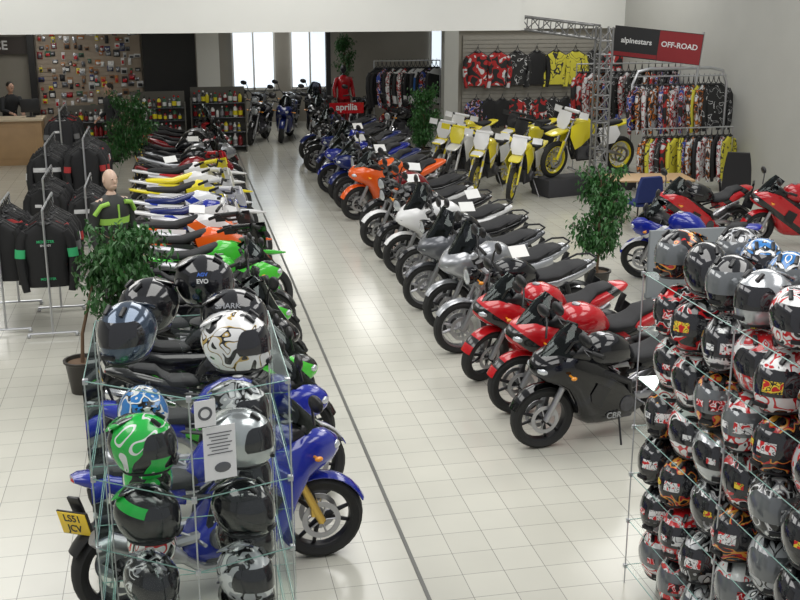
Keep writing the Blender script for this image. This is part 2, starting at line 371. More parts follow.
def lib_dirt():
    l=[]
    common(l,.335,.045,.06,.73,-.71,True,.44,1.06,.09)
    add(l,'front_mudguard',B().loft([(.97,.80,.82,.085),(.93,.795,.83,.105),(.78,.80,.865,.12),(.6,.83,.89,.11),(.46,.85,.89,.07)],14,3.5).mesh('mudguard'),'body',True)
    add(l,'fork_guard',B().box((.70,.10,.52),(.05,.035,.36),.012,RY(-22)).box((.70,-.10,.52),(.05,.035,.36),.012,RY(-22)).mesh('fg'),'body',True)
    add(l,'front_number_board',B().sheet([[(.58,-.14,1.20),(.60,0,1.21),(.58,.14,1.20)],[(.63,-.15,1.03),(.65,0,1.03),(.63,.15,1.03)],[(.66,-.09,.9),(.68,0,.9),(.66,.09,.9)]],.006).mesh('nb'),'accent',True)
    add(l,'fuel_tank',B().loft([(.38,.84,.94,.06),(.28,.78,1.03,.13),(.1,.78,1.06,.145),(-.04,.80,.99,.10)],14,2.5).mesh('tank'),'tank')
    for s in (1,-1):
        b=B(); b.sheet([[(.50,s*.16,.94),(.3,s*.19,1.01),(.0,s*.14,.96),(-.1,s*.12,.93)],[(.56,s*.23,.76),(.3,s*.25,.8),(.06,s*.17,.8),(-.08,s*.12,.84)],[(.42,s*.20,.52),(.28,s*.19,.58),(.12,s*.15,.68),(-.02,s*.12,.76)]],.008)
        add(l,'radiator_shroud',b.mesh('shroud'),'body')
        b=B(); b.sheet([[(-.12,s*.12,.86),(-.5,s*.15,.90)],[(-.14,s*.15,.72),(-.58,s*.17,.74)],[(-.2,s*.14,.54),(-.48,s*.15,.58)]],.008)
        add(l,'side_panel',b.mesh('side_panel'),'accent')
    add(l,'seat',B().loft([(.14,.98,1.03,.04),(.05,.93,1.04,.09),(-.25,.86,.965,.125),(-.58,.89,.98,.12),(-.68,.92,.97,.08)],14,3).mesh('seat'),'seat')
    add(l,'rear_mudguard',B().loft([(-.40,.82,.89,.13),(-.66,.88,.93,.13),(-.88,.93,.97,.115),(-.94,.95,.975,.09)],14,4).mesh('rm'),'body')
    b=B().box((.12,0,.44),(.36,.24,.26),.03).box((.17,0,.64),(.18,.18,.24),.02,RY(8))
    for i in range(4): b.box((.18,0,.60+.035*i),(.22,.21,.01))
    for s in (1,-1): b.cyl((.02,s*.12,.42),(.02,s*.17,.42),.09,.08); b.box((.34,s*.12,.74),(.05,.10,.26),.01)
    add(l,'engine',b.mesh('engine'),ENG)
    b=B().tube([(.22,-.04,.64),(.38,-.08,.6),(.32,-.13,.5),(.1,-.16,.62),(-.1,-.15,.74)],.024,8).tube([(-.1,-.15,.74),(-.2,-.17,.76),(-.66,-.18,.86),(-.70,-.18,.87)],[.025,.052,.052,.03],10)
    add(l,'exhaust',b.mesh('exhaust'),ALU)
    b=B()
    for s in (1,-1):
        b.tube([(.45,s*.03,.96),(.2,s*.08,.86),(-.08,s*.1,.68),(-.14,s*.1,.36)],.02,8)
        b.tube([(.45,s*.03,.90),(.38,s*.05,.5),(.28,s*.08,.30),(-.12,s*.1,.31)],.018,8)
        b.tube([(-.02,s*.08,.8),(-.55,s*.07,.88)],.012,6)
    b.tube([(-.2,0,.8),(-.3,0,.42)],.035,8)
    add(l,'frame',b.mesh('frame'),'frame')
    b=B()
    for s in (1,-1): b.tube([(-.1,s*.09,.42),(-.45,s*.11,.42),(-.71,s*.09,.335)],[.03,.03,.022],8)
    add(l,'swingarm',b.mesh('swingarm'),ALU)
    b=B().tube([(.34,.39,1.16),(.40,.22,1.20),(.44,.1,1.12),(.44,-.1,1.12),(.40,-.22,1.20),(.34,-.39,1.16)],.017,8)
    for s in (1,-1): b.tube([(.42,s*.24,1.19),(.42,s*.37,1.17)],.006,6)
    add(l,'handlebar',b.mesh('bars'),K,True)
    for s in (1,-1): add(l,'hand_guard',B().sheet([[(.44,s*.22,1.22),(.42,s*.40,1.22)],[(.47,s*.22,1.11),(.44,s*.40,1.11)]],.012).mesh('hg'),'accent',True)
    add(l,'bar_pad',B().cyl((.41,.17,1.19),(.41,-.17,1.19),.034).mesh('pad'),'accent',True)
    for s in (1,-1): add(l,'grip',B().cyl((.375,s*.28,1.183),(.34,s*.40,1.158),.021,n=10).mesh('grip'),RUB,True)
    b=B()
    for s in (1,-1): b.cyl((-.1,s*.1,.38),(-.1,s*.22,.38),.014,n=8)
    b.tube([(-.1,.12,.36),(-.04,.3,.02)],.01,6).box((-.05,.305,.012),(.09,.03,.012))
    add(l,'footrest',b.mesh('rests'),ALU)
    return l
def lib_scooter():
    l=[]
    common(l,.25,.06,.065,.66,-.64,False,.46,.80,.085)
    add(l,'front_mudguard',B().arch((.66,0,.25),.285,10,165,.08,curl=.05).mesh('mudguard'),'body',True)
    rows=[]
    for x,z,w in ((.60,.34,.10),(.62,.5,.2),(.58,.7,.26),(.52,.88,.26),(.46,1.0,.2)):
        rows.append([(x-.14*abs(k)**2,w*k,z) for k in (-1,-.7,-.35,0,.35,.7,1)])
    add(l,'leg_shield',B().sheet(rows,.03).mesh('legshield'),'body')
    add(l,'front_cowl',B().loft([(.76,.74,.80,.05),(.70,.66,.90,.15),(.58,.62,1.0,.2),(.46,.66,1.04,.2),(.38,.8,1.02,.12)],16,2.6).mesh('cowl'),'body')
    add(l,'headlight',B().ell((.71,0,.82),(.05,.12,.05)).mesh('hl'),LENS)
    add(l,'floorboard',B().loft([(.5,.26,.36,.16),(.2,.22,.34,.2),(-.1,.22,.4,.2),(-.3,.26,.5,.17)],12,4).mesh('floorboard'),K)
    add(l,'rear_body',B().loft([(.02,.3,.66,.12),(-.1,.32,.74,.18),(-.4,.42,.78,.22),(-.7,.54,.82,.2),(-.86,.68,.84,.12),(-.92,.74,.8,.05)],16,2.8).mesh('rearbody'),'body')
    add(l,'seat',B().loft([(.06,.68,.74,.07),(-.05,.72,.80,.14),(-.3,.74,.84,.17),(-.42,.78,.90,.17),(-.72,.82,.92,.14),(-.78,.84,.9,.07)],16,3).mesh('seat'),SEAT)
    add(l,'tail_light',B().ell((-.90,0,.78),(.04,.09,.025)).mesh('tl'),RLENS)
    rows=[]
    for x,z,w in ((.66,.94,.13),(.58,1.1,.17),(.52,1.26,.16),(.48,1.36,.1)):
        rows.append([(x-.08*abs(k)**2,w*k,z) for k in (-1,-.7,-.35,0,.35,.7,1)])
    add(l,'windscreen',B().sheet(rows,.004).mesh('screen'),SCR)
    b=B().tube([(.36,.34,1.0),(.42,.12,1.06),(.42,-.12,1.06),(.36,-.34,1.0)],.014,8); add(l,'handlebar',b.mesh('bars'),K,True)
    for s in (1,-1): add(l,'grip',B().cyl((.385,s*.24,1.027),(.355,s*.36,.995),.019,n=10).mesh('grip'),RUB,True)
    mirrors(l,(.42,.14,1.06),(.44,.30,1.22),True,(.02,.08,.055))
    b=B().box((-.35,.1,.3),(.5,.12,.18),.03).box((-.2,0,.3),(.25,.2,.2),.02); add(l,'engine',b.mesh('eng'),ENG)
    add(l,'exhaust',B().tube([(-.2,-.14,.2),(-.36,-.18,.24),(-.4,-.18,.25),(-.84,-.2,.34)],[.02,.025,.06,.06],10).mesh('exh'),ALU)
    b=B().tube([(-.05,.14,.25),(-.0,.30,.02)],.01,6).box((-.02,.31,.012),(.09,.03,.012)); add(l,'side_stand',b.mesh('stand'),K)
    plate_light(l,-.92,.56)
    return l
CARDM=B().box((0,0,0),(.21,.15,.004)).mesh('price_card')
def bike(kind,x,y,head,cols,label,group,z=0,steer=12,lean=7,sc=1.0,extra=None,card=False):
    """x,y = ground contact of the front tyre"""
    if kind not in LIB: LIB[kind]={'sport':lib_sport,'naked':lib_naked,'tourer':lambda:lib_naked(True),'dirt':lib_dirt,'scooter':lib_scooter}[kind]()
    h=math.radians(head); d=.70*sc
    if kind=='dirt': lean=3
    cx,cy=x-d*math.cos(h),y-d*math.sin(h)
    nm='motorcycle' if kind!='scooter' else 'scooter'
    root=obj(nm,None,mx=T((cx,cy,z))@RZ(head)@RX(-lean)@Matrix.Scale(sc,4),label=label,cat=nm,group=group)
    base={'body':BLK,'tank':None,'accent':WHT,'frame':K,'wheel':K,'fork':ALU,'seat':SEAT}; base.update(cols)
    if base['tank'] is None: base['tank']=base['body']
    hp=V((.42,0,.9)); ax=V((-.42,0,1)).normalized()
    ST=T(hp)@Matrix.Rotation(math.radians(steer),4,ax)@T(-hp)
    P={}
    for name,mesh,mat,front,par,loc in LIB[kind]:
        mt=base[mat] if isinstance(mat,str) else mat
        mx=Matrix.Identity(4)
        if loc: mx=T(loc)
        if front: mx=ST@mx
        P[name]=obj(name,mesh,mt,P[par] if par else root,mx)
    if card: obj('price_card',CARDM,CARD,root,T((random.choice((.06,.02,.14,-.3 if kind!='scooter' else .3)),0,1.115 if kind!='scooter' else 1.1))@RX(-38 if abs(head)>90 else 38)@RZ(random.uniform(-12,12)))
    if extra: extra(root,P)
    return root,P
# ------------------------------------------------------------ ROOM
def floor_mat():
    m=bpy.data.materials.new('floor_tiles'); m.use_nodes=True; nt=m.node_tree; b=nt.nodes['Principled BSDF']; L=nt.links.new
    tc=nt.nodes.new('ShaderNodeTexCoord'); br=nt.nodes.new('ShaderNodeTexBrick'); br.offset=0; br.squash=1
    br.inputs['Scale'].default_value=1; br.inputs['Brick Width'].default_value=.30; br.inputs['Row Height'].default_value=.30
    br.inputs['Mortar Size'].default_value=.003; br.inputs['Mortar Smooth'].default_value=.3; br.inputs['Bias'].default_value=0
    br.inputs['Color1'].default_value=(.55,.54,.475,1); br.inputs['Color2'].default_value=(.59,.58,.51,1); br.inputs['Mortar'].default_value=(.26,.255,.23,1)
    n=nt.nodes.new('ShaderNodeTexNoise'); n.inputs['Scale'].default_value=1.2; n.inputs['Detail'].default_value=5
    mr=nt.nodes.new('ShaderNodeMapRange'); mr.inputs['To Min'].default_value=.88; mr.inputs['To Max'].default_value=1.1
    mx=nt.nodes.new('ShaderNodeMix'); mx.data_type='RGBA'; mx.blend_type='MULTIPLY'; mx.inputs['Factor'].default_value=1
    L(tc.outputs['Object'],br.inputs['Vector']); L(tc.outputs['Object'],n.inputs['Vector']); L(n.outputs['Fac'],mr.inputs['Value'])
    L(br.outputs['Color'],mx.inputs['A']); L(mr.outputs[0],mx.inputs['B']); L(mx.outputs['Result'],b.inputs['Base Color'])
    b.inputs['Roughness'].default_value=.17
    bp=nt.nodes.new('ShaderNodeBump'); bp.invert=True; bp.inputs['Strength'].default_value=.12; bp.inputs['Distance'].default_value=.003
    L(br.outputs['Fac'],bp.inputs['Height']); L(bp.outputs[0],b.inputs['Normal'])
    return m
def struct(name,c,d,mat):
    return obj(name,B().box(c,d).mesh(name),mat,kind='structure')
WALL=M('wall_paint',(.44,.44,.41),.7,noise=.05,nscale=2); CREAM=M('cream_paint',(.76,.76,.72),.6,noise=.03,nscale=2)
BEI=M('beige_wall',(.28,.26,.22),.7,noise=.08,nscale=2)
obj('floor',B().box((1.5,16.5,-.05),(20,33.2,.1)).mesh('floor'),floor_mat(),kind='structure')
struct('wall_back',(1.5,33.05,2),(20,.1,4),BEI)
struct('wall_right',(11.15,16.5,3),(.1,33,6),WALL)
struct('wall_left',(-8.05,16.5,3),(.1,33,6),WALL)
struct('trim_drain',(1.5,14,.001),(.028,26,.008),M('drain_metal',(.14,.14,.13),.5,.5))
struct('ceiling_soffit',(-.9,26.3,3.2),(14.2,13.5,.1),CREAM)
struct('wall_soffit_front',(-.9,19.5,4.6),(14.2,.1,2.9),CREAM)
struct('wall_soffit_side',(6.25,26.3,4.6),(.1,13.5,2.9),CREAM)
struct('wall_partition_left',(-4.2,29.1,1.6),(7.6,.1,3.1),BEI)
struct('wall_partition_right',(9.0,26.6,1.45),(4.3,.1,2.9),BEI)
struct('wall_partition_upper',(8.8,26.5,4.45),(4.9,.2,3.1),CREAM)
BP=M('black_panel',(.012,.012,.012),.5)
struct('trim_column_white',(.95,28.6,1.6),(.55,.4,3.1),CREAM)
struct('trim_column_black',(.0,28.9,1.6),(1.3,.25,3.1),BP)
struct('trim_column_dark',(-3.3,28.8,1.6),(.16,.2,3.1),BP)
struct('trim_post_dark',(4.25,30.5,1.6),(.12,.2,3.1),BP)
struct('trim_column_grey',(6.7,26.6,1.6),(.35,.35,3.1),WALL)
WIN=M('daylight_glazing',(.82,.91,1.0),.4,es=.95)
def window(i,x0,x1,z0,z1,y=32.95):
    obj('window_%d'%i,B().box(((x0+x1)/2,y,(z0+z1)/2),(x1-x0,.03,z1-z0)).mesh('w'),WIN,kind='structure')
    b=B()
    for xx in (x0,(x0+x1)/2,x1): b.box((xx,y-.03,(z0+z1)/2),(.05,.06,z1-z0+.06))
    for zz in (z0,z1): b.box(((x0+x1)/2,y-.03,zz),(x1-x0,.06,.06))
    obj('trim_window_frame_%d'%i,b.mesh('wf'),CREAM,kind='structure')
window(1,1.8,3.0,1.0,2.9); window(2,3.5,4.6,1.0,2.9); window(3,7.7,8.6,1.2,2.9)
# ------------------------------------------------------------ LIGHTS
def area(x,y,z,sx,sy,e,col=(1,.985,.95)):
    l=bpy.data.lights.new('ceiling_or_fill_lamp','AREA'); l.shape='RECTANGLE'; l.size=sx; l.size_y=sy; l.energy=e; l.color=col
    o=bpy.data.objects.new('ceiling_or_fill_lamp',l); o.location=(x,y,z); COL.objects.link(o)
    meta(o,'bright white ceiling light or added fill light over the showroom','ceiling light','ceiling lights')
for (x,y) in ((-3,5),(2,5),(7,5),(-3,11),(2,11),(7,11),(-3,17),(2,17),(8,17)):
    area(x,y,5.8,2.6,4.4,142 if y<15 else 112)
for (x,y) in ((-4,23),(0,23),(4,23),(-3,27),(3,28),(3,31)):
    area(x,y,3.1,.8,2.4,26 if x<0 else 30)
area(9,23.5,5.5,1.2,3,115)  # fill lamp added to brighten the shaded upper walls in the right bay
w=bpy.data.worlds.new('World'); SC.world=w; w.use_nodes=True
w.node_tree.nodes['Background'].inputs[0].default_value=(.94,.97,1,1); w.node_tree.nodes['Background'].inputs[1].default_value=.40
# ------------------------------------------------------------ RIGHT ROW
G1='motorcycles lined up along the aisle'
def cbr(root,P):
    obj('fairing_lettering',text('CBR',.085,.002,.02),SIL,P['fairing'],Matrix(((-1,0,0,.06),(.08,0,1,.207),(0,1,0,.31),(0,0,0,1))))
RB=[(8.61,'sport',dict(body=BLKSIL,tank=BLK,wheel=K),'black sports motorcycle with silver fairing lettering',cbr),
(9.42,'sport',dict(body=REDBLK,tank=RED,wheel=K),'red and black fully faired sports motorcycle',None),
(10.35,'sport',dict(body=REDBLK,tank=RED,wheel=K),'red and black fully faired sports motorcycle',None),
(11.27,'naked',dict(body=SIL,tank=BLK,wheel=ALU),'dark silver unfaired road motorcycle',None),
(12.12,'tourer',dict(body=SIL,tank=SIL,wheel=K),'silver touring motorcycle with tall windscreen',None),
(13.0,'tourer',dict(body=GRY,tank=GRY,wheel=ALU),'bulky grey touring motorcycle with tall windscreen',None),
(13.9,'naked',dict(body=BLK,tank=BLK,wheel=ALU),'black unfaired road motorcycle with mirrors',None),
(14.75,'tourer',dict(body=WHT,tank=WHT),'white half-faired motorcycle with black seat',None),
(15.6,'naked',dict(body=BLK),'black unfaired road motorcycle with round headlight',None),
(16.45,'naked',dict(body=WHT,tank=BLK),'white and black unfaired road motorcycle',None),
(17.3,'naked',dict(body=BLK,tank=DRED),'black unfaired motorcycle with red tank',None),
(18.6,'sport',dict(body=ORG,tank=ORGBLK),'bright orange sports motorcycle',None),
(19.45,'naked',dict(body=BLK),'black unfaired road motorcycle with round headlight',None),
(20.3,'sport',dict(body=DBL,tank=BLK),'dark blue sports motorcycle',None),
(21.15,'sport',dict(body=BLU,tank=BLU),'blue sports motorcycle with dark screen',None),
(22.0,'tourer',dict(body=SIL,tank=BLK),'silver half-faired road motorcycle',None),
(22.85,'sport',dict(body=DBL,tank=BLU),'dark blue sports motorcycle',None),
(23.7,'naked',dict(body=BLK),'black unfaired road motorcycle with round headlight',None),
(24.55,'tourer',dict(body=BLK),'black half-faired road motorcycle',None),
(25.4,'naked',dict(body=DBL),'dark blue unfaired road motorcycle',None)]
for i,(y,k,c,lb,ex) in enumerate(RB):
    bike(k,3.06+random.uniform(-.1,.1),y,(192 if i else 195)+random.uniform(-2.5,2.5),c,lb,G1,steer=random.choice((-8,4,10,16)),sc=random.uniform(.97,1.02),extra=ex,card=i in (3,6,7,9,10,12,14,16))
# ------------------------------------------------------------ LEFT ROW
LB=[(7.05,'sport',dict(body=BLU,tank=BLU,wheel=K,fork=GOLD,frame=K),'glossy blue sports motorcycle with gold forks'),
(7.98,'sport',dict(body=BLUWHT,tank=BLU,wheel=K),'glossy blue sports motorcycle with white stripe'),
(8.8,'sport',dict(body=GRNBLK,tank=BLK),'black and lime green sports motorcycle'),
(9.62,'tourer',dict(body=BLK,tank=BLK),'black half-faired road motorcycle with mirrors'),
(10.45,'sport',dict(body=GRNBLK,tank=BLK),'black and lime green sports motorcycle'),
(11.27,'naked',dict(body=BLK,tank=BLK),'black unfaired road motorcycle with mirrors'),
(12.1,'sport',dict(body=GRNBLK,tank=GRN),'lime green and black sports motorcycle'),
(12.92,'dirt',dict(body=GRN,accent=BLK,seat=SEAT),'lime green off-road motorcycle'),
(13.75,'dirt',dict(body=ORG,accent=K,wheel=K),'orange and black off-road motorcycle'),
(14.6,'dirt',dict(body=WHTORG,accent=WHT,wheel=K,seat=SEAT),'white and orange off-road motorcycle'),
(15.45,'dirt',dict(body=WHT,tank=BLU,accent=WHTBLU,seat=DBL,wheel=ALU),'white and blue off-road motorcycle'),
(16.3,'dirt',dict(body=WHTBLU,accent=WHT,seat=DBL,wheel=ALU),'blue and white off-road motorcycle'),
(17.15,'dirt',dict(body=YEL,accent=WHT,wheel=ALU,seat=SEAT),'yellow and white off-road motorcycle'),
(18.0,'dirt',dict(body=WHT,accent=YEL,wheel=ALU,seat=YEL),'white off-road motorcycle with yellow seat'),
(18.85,'dirt',dict(body=WHT,accent=RED,wheel=ALU,seat=SEAT),'white off-road motorcycle with red side panels'),
(19.7,'tourer',dict(body=DRED),'dark red half-faired road motorcycle'),
(20.55,'naked',dict(body=SIL,tank=BLK),'silver unfaired road motorcycle'),
(21.4,'tourer',dict(body=SIL),'silver half-faired motorcycle with windscreen'),
(22.25,'naked',dict(body=BLK),'black unfaired road motorcycle'),
(23.05,'sport',dict(body=DRED,tank=BLK),'dark red sports motorcycle'),
(23.85,'naked',dict(body=SIL),'silver unfaired road motorcycle'),
(24.6,'scooter',dict(body=DRED),'red scooter with windscreen'),
(25.35,'scooter',dict(body=BLK),'black scooter with windscreen')]
PLM=RY(-15)@Matrix(((0,0,-1,0),(-1,0,0,0),(0,1,0,0),(0,0,0,1)))
def plates(root,P,a,b,turn=0):
    q=T((-.94,0,0))@RZ(turn)@T((.94,0,0))
    for n in ('number_plate','plate_holder'): P[n].matrix_basis=q
    for s,z,x in ((a,.695,-.966),(b,.625,-.948)):
        obj('plate_lettering',text(s,.07,.001,.012),K,root,q@T((x,0,z))@PLM)
for i,(y,k,c,lb) in enumerate(LB):
    r,P=bike(k,.98+(random.uniform(-.12,.10) if i else -.10),y,(9 if 7<=i<=14 else 6)+random.uniform(-4,5) if i else 19,c,lb,G1,steer=random.choice((-22,-12,14,24)) if i else -18,sc=1.03 if i==0 else random.uniform(.97,1.02),card=i in (9,14,17))
    if i==0: plates(r,P,'LS51','JCV',34)
# ------------------------------------------------------------ OTHER BIKES
G2='off-road motorcycles on display'
POD=M('podium_grey',(.04,.04,.045),.8)
obj('display_podium',B().box((0,0,.17),(2.1,.6,.34),.02).mesh('pod'),POD,mx=T((7.90,20.35,0))@RZ(15),label='low dark carpeted podium under yellow off-road motorcycle',cat='podium')
bike('dirt',7.18,20.15,195,dict(body=YEL,accent=WHT,wheel=YEL,seat=SEAT,frame=K),'yellow off-road motorcycle raised on podium',G2,z=.34,steer=14,sc=1.08)
for (x,y,h,c,lb) in ((6.15,19.6,232,dict(body=YEL,accent=WHT,wheel=YEL),'yellow off-road motorcycle with yellow rims'),
  (5.65,20.4,230,dict(body=YELWHT,accent=WHT,wheel=YEL),'white and yellow off-road motorcycle'),
  (5.4,21.3,228,dict(body=WHT,accent=YEL,wheel=ALU),'white off-road motorcycle with yellow panels'),
  (5.35,22.2,225,dict(body=YELWHT,accent=WHT,wheel=ALU),'yellow and white off-road motorcycle'),
  (5.95,23.4,220,dict(body=YEL,accent=WHT,wheel=ALU),'yellow off-road motorcycle with yellow rims'),(7.05,22.3,215,dict(body=YEL,accent=K,wheel=ALU),'yellow off-road motorcycle with black side panels'),(7.25,23.5,212,dict(body=YELWHT,accent=K,wheel=ALU),'yellow off-road motorcycle with black side panels')):
    bike('dirt',x,y,h,c,lb,G2,steer=10)
r,P=bike('sport',6.3,13.9,142,dict(body=BLUWHT,tank=BLU,wheel=K),'blue and white sports motorcycle by the desks',G2,sc=.96); plates(r,P,'LK04','VRE',28)
bike('sport',7.3,15.5,190,dict(body=REDBLK,tank=BLK,wheel=K),'red and black sports motorcycle by the desks',G2,sc=.95)
bike('sport',8.85,15.4,172,dict(body=REDBLK,tank=RED),'red sports motorcycle with raised tail',G2,sc=.95)
for (x,y,h,c,k) in ((1.9,28.2,250,dict(body=BLK),'naked'),(2.7,28.5,255,dict(body=DBL),'sport'),(3.5,28.4,255,dict(body=BLK),'sport'),(2.1,30.8,255,dict(body=BLK),'naked'),(2.95,30.9,250,dict(body=SIL),'naked'),(3.75,31.0,250,dict(body=BLK),'tourer'),(4.6,29.0,245,dict(body=BLK),'naked'),(5.6,29.4,225,dict(body=DRED),'sport'),(5.0,26.5,215,dict(body=BLK),'naked')):
    bike(k,x,y,h,c,'dark road motorcycle parked near the rear windows','motorcycles near the rear windows',steer=5)
# ------------------------------------------------------------ HELMETS
def hp(u,v,s=1):
    a=.165;b=.128;c=.145
    cv=math.cos(v)
    if v<0: cv=cv**.45
    x=a*cv*math.cos(u); y=b*cv*math.sin(u); z=c*math.sin(v)
    if v<0:
        k=min(1,-v/.9)
        if math.cos(u)>0: x*=1+.10*k*math.cos(u)**2
        else: x*=1-.14*k
        y*=1-.10*k
    return V((x*s,y*s,z*s))
def helmet_lib():
    L={}
    bm=B(); R=math.radians; nu=40; vs=[-64,-56,-48,-40,-32,-24,-16,-8,0,8,16,24,31,40,50,60,70,80,88]
    grid=[[bm.bm.verts.new(hp(2*pi*i/nu,R(v))) for i in range(nu)] for v in vs]
    for j in range(len(vs)-1):
        for i in range(nu):
            u=(360*(i+.5)/nu+180)%360-180
            if abs(u)<64 and -14<(vs[j]+vs[j+1])/2<28: continue
            bm.bm.faces.new((grid[j][i],grid[j][(i+1)%nu],grid[j+1][(i+1)%nu],grid[j+1][i]))
    bm.bm.faces.new(grid[-1])
    L['shell']=bm.mesh('helmet_shell',60)
    rows=[]
    for j,v in enumerate((-16,-8,2,12,22,29,33)):
        m=(74,78,78,76,73,68,60)[j]
        rows.append([hp(R(m*q/9),R(v),1.020) for q in range(-9,10)])
    L['visor']=B().sheet(rows,.003).mesh('helmet_visor',60)
    b=B(); b.ell((-.005,0,.0),(.145,.112,.125),16,12); L['lining']=b.mesh('lining')
    pts=[hp(2*pi*i/24,R(-64)) for i in range(25)]; L['neck']=B().tube(pts,.009,6).mesh('neck_trim')
    p=hp(0,R(-38)); L['chin']=B().box((p.x,0,p.z),(.02,.07,.022),.005).mesh('chin_vent')
    L['top']=B().box((.085,0,.122),(.055,.022,.016),.005,RY(38)).mesh('top_vent')
    L['spoil']=B().loft([(-.155,.07,.085,.05),(-.13,.085,.105,.075),(-.08,.11,.128,.07),(-.03,.13,.142,.04)],12,3).mesh('spoiler')
    L['tag']=B().sheet([[hp(R(u),R(v),1.04) for u in (4,16,28,42)] for v in (-8,2,13)],.0015).mesh('price_sticker')
    L['tag2']=B().sheet([[hp(R(u),R(v),1.04) for u in (-30,-20,-10)] for v in (-4,8)],.0015).mesh('brand_sticker')
    return L
HL=helmet_lib()
VIS=M('dark_visor',(.02,.02,.025),.05,.2,coat=1); CVIS=M('clear_visor',(.16,.17,.18),.06,.3,coat=1)
LIN=M('helmet_lining',(.03,.03,.03),.9)
w_=(.82,.82,.82); k_=(.012,.012,.014); r_=(.6,.015,.02); g_=(.02,.50,.07); s_=(.45,.46,.48); bl_=(.03,.2,.55); o_=(.8,.35,.05); y_=(.85,.62,.05)
TAGS=[MG('yellow_red_sticker',[y_,k_,y_,r_],38,.5,.5,0,[0,.42,.48,.58]),MG('red_white_sticker',[r_,w_,r_,k_],38,.5,.5,0,[0,.42,.5,.6]),MG('white_print_sticker',[w_,k_,w_,r_],40,.5,.5,0,[0,.44,.49,.6]),MG('grey_print_sticker',[w_,s_,k_,w_],40,.5,.5,0,[0,.42,.5,.55])]
HM={'black':(M('helmet_black',(.008,.008,.01),.1,coat=.8),'glossy black'),'gunmetal':(M('gunmetal',(.07,.10,.15),.12,.6,coat=.8),'metallic blue-grey'),
'silver':(M('helmet_silver',(.5,.52,.54),.2,.6,coat=.8),'metallic silver'),'white':(WHT,'plain white'),
'greenblack':(MG('helmet_green_black',[k_,g_,w_,g_],4.2,1.6,cuts=[0,.46,.60,.63],rnd=3.1),'green and black graphic'),
'blackgreen':(MF('helmet_black_green_band',k_,g_,.25,3.0,.84,.75),'black with green band'),
'whitegold':(MG('helmet_white_gold',[k_,w_,(.55,.38,.12),k_,w_],9,1.2,cuts=[0,.36,.56,.585,.61],rnd=0),'white black and gold graphic'),
'whiteblue':(MG('helmet_white_blue',[bl_,w_,k_,bl_],9,1.8,cuts=[0,.44,.54,.6]),'white and blue graphic'),
'redblack':(MG('helmet_red_black',[k_,r_,w_,k_],9,1.6,cuts=[0,.42,.54,.60]),'red black and white graphic'),
'redsilver':(MG('helmet_red_silver',[r_,s_,r_,w_],10,2,cuts=[0,.45,.55,.6]),'red and silver graphic'),
'blacksil':(MG('helmet_black_silver',[k_,s_,k_,w_],9,1.6,cuts=[0,.47,.56,.63]),'black and silver graphic'),
'whitered':(MG('helmet_white_red',[w_,r_,w_,k_],9,1.5,cuts=[0,.42,.5,.60]),'white and red graphic'),
'orange':(MG('helmet_black_orange',[k_,o_,r_,k_],9,1.6,cuts=[0,.46,.52,.56]),'black red and orange graphic'),
'silverblack':(MG('helmet_silver_black',[s_,k_,s_,w_],8,1.6,cuts=[0,.45,.52,.6]),'silver and black graphic'),
'greywhite':(MG('helmet_grey_white',[k_,(.25,.25,.27),w_,k_],10,2.2,cuts=[0,.46,.54,.62]),'black grey and white graphic')}
def helmet(x,y,z,head,key,group,sc=1.12,tag=None,clear=False,where='on glass shelf',tag2=None):
    mt,desc=HM[key]
    root=obj('motorcycle_helmet',None,mx=T((x,y,z+.139*sc))@RZ(head)@Matrix.Scale(sc,4),label='%s full-face helmet %s'%(desc,where),cat='helmet',group=group)
    obj('helmet_shell',HL['shell'],mt,root); obj('helmet_lining',HL['lining'],LIN,root)
    obj('visor',HL['visor'],CVIS if clear else VIS,root); obj('neck_trim',HL['neck'],K,root)
    obj('chin_vent',HL['chin'],K,root); obj('spoiler',HL['spoil'],mt,root)
    for s in (1,-1): obj('top_vent',HL['top'],K,root,T((0,s*.045,0)))
    if tag: obj('price_sticker',HL['tag'],tag,root)
    if tag2: obj('brand_sticker',HL['tag2'],tag2,root)
    return root
STEEL=M('rack_steel',(.55,.56,.58),.3,.8)
BRK=B().box((0,0,0),(.026,.026,.028),.004).mesh('bracket')
RKY=5.35
foot=[(-.49,.80),(-.49,-.20),(0,-.54),(.48,-.38),(.48,.80)]
lv=[.10,.48,.86,1.24,1.62,2.13]
rk=obj('display_case',None,mx=T((0,RKY,0)),label='tall glass display case stacked with helmets',cat='display case')
obj('plinth',B().prism(foot,0,.085).mesh('plinth'),K,rk)
for x,y in foot: obj('case_post',B().cyl((x*.99,y*.99,.08),(x*.99,y*.99,2.13),.004,n=8).mesh('post'),STEEL,rk)
for z in lv[1:]:
    for x,y in foot[1:4]: obj('shelf_bracket',BRK,STEEL,rk,T((x*.98,y*.98,z-.01)))
    obj('glass_shelf',B().poly([V((x,y,z-.002)) for x,y in foot]).mesh('shelf'),GLS,rk)
    b=B()
    for i in range(len(foot)):
        a=foot[i]; c=foot[(i+1)%len(foot)]; b.cyl((a[0],a[1],z-.005),(c[0],c[1],z-.005),.003,n=6)
    obj('shelf_edge',b.mesh('edge'),GED,rk)
for i in (0,1,2,3):
    a=foot[i]; c=foot[i+1]
    obj('glass_panel',B().poly([(a[0]*1.01,a[1]*1.01,.09),(c[0]*1.01,c[1]*1.01,.09),(c[0]*1.01,c[1]*1.01,2.12),(a[0]*1.01,a[1]*1.01,2.12)]).mesh('panel'),GLS,rk)
GL='helmets in the glass case'
colA={2.13:'gunmetal',1.62:'greenblack',1.24:'blackgreen',.86:'greywhite',.48:'blacksil',.10:'black'}
colB={2.13:'whitegold',1.62:'silver',1.24:'black',.86:'silverblack',.48:'black',.10:'redblack'}
hdA={2.13:-125,1.62:-12,1.24:-20,.86:-60,.48:-30,.10:-20}
hdB={2.13:-16,1.62:-8,1.24:-30,.86:-50,.48:-10,.10:-20}
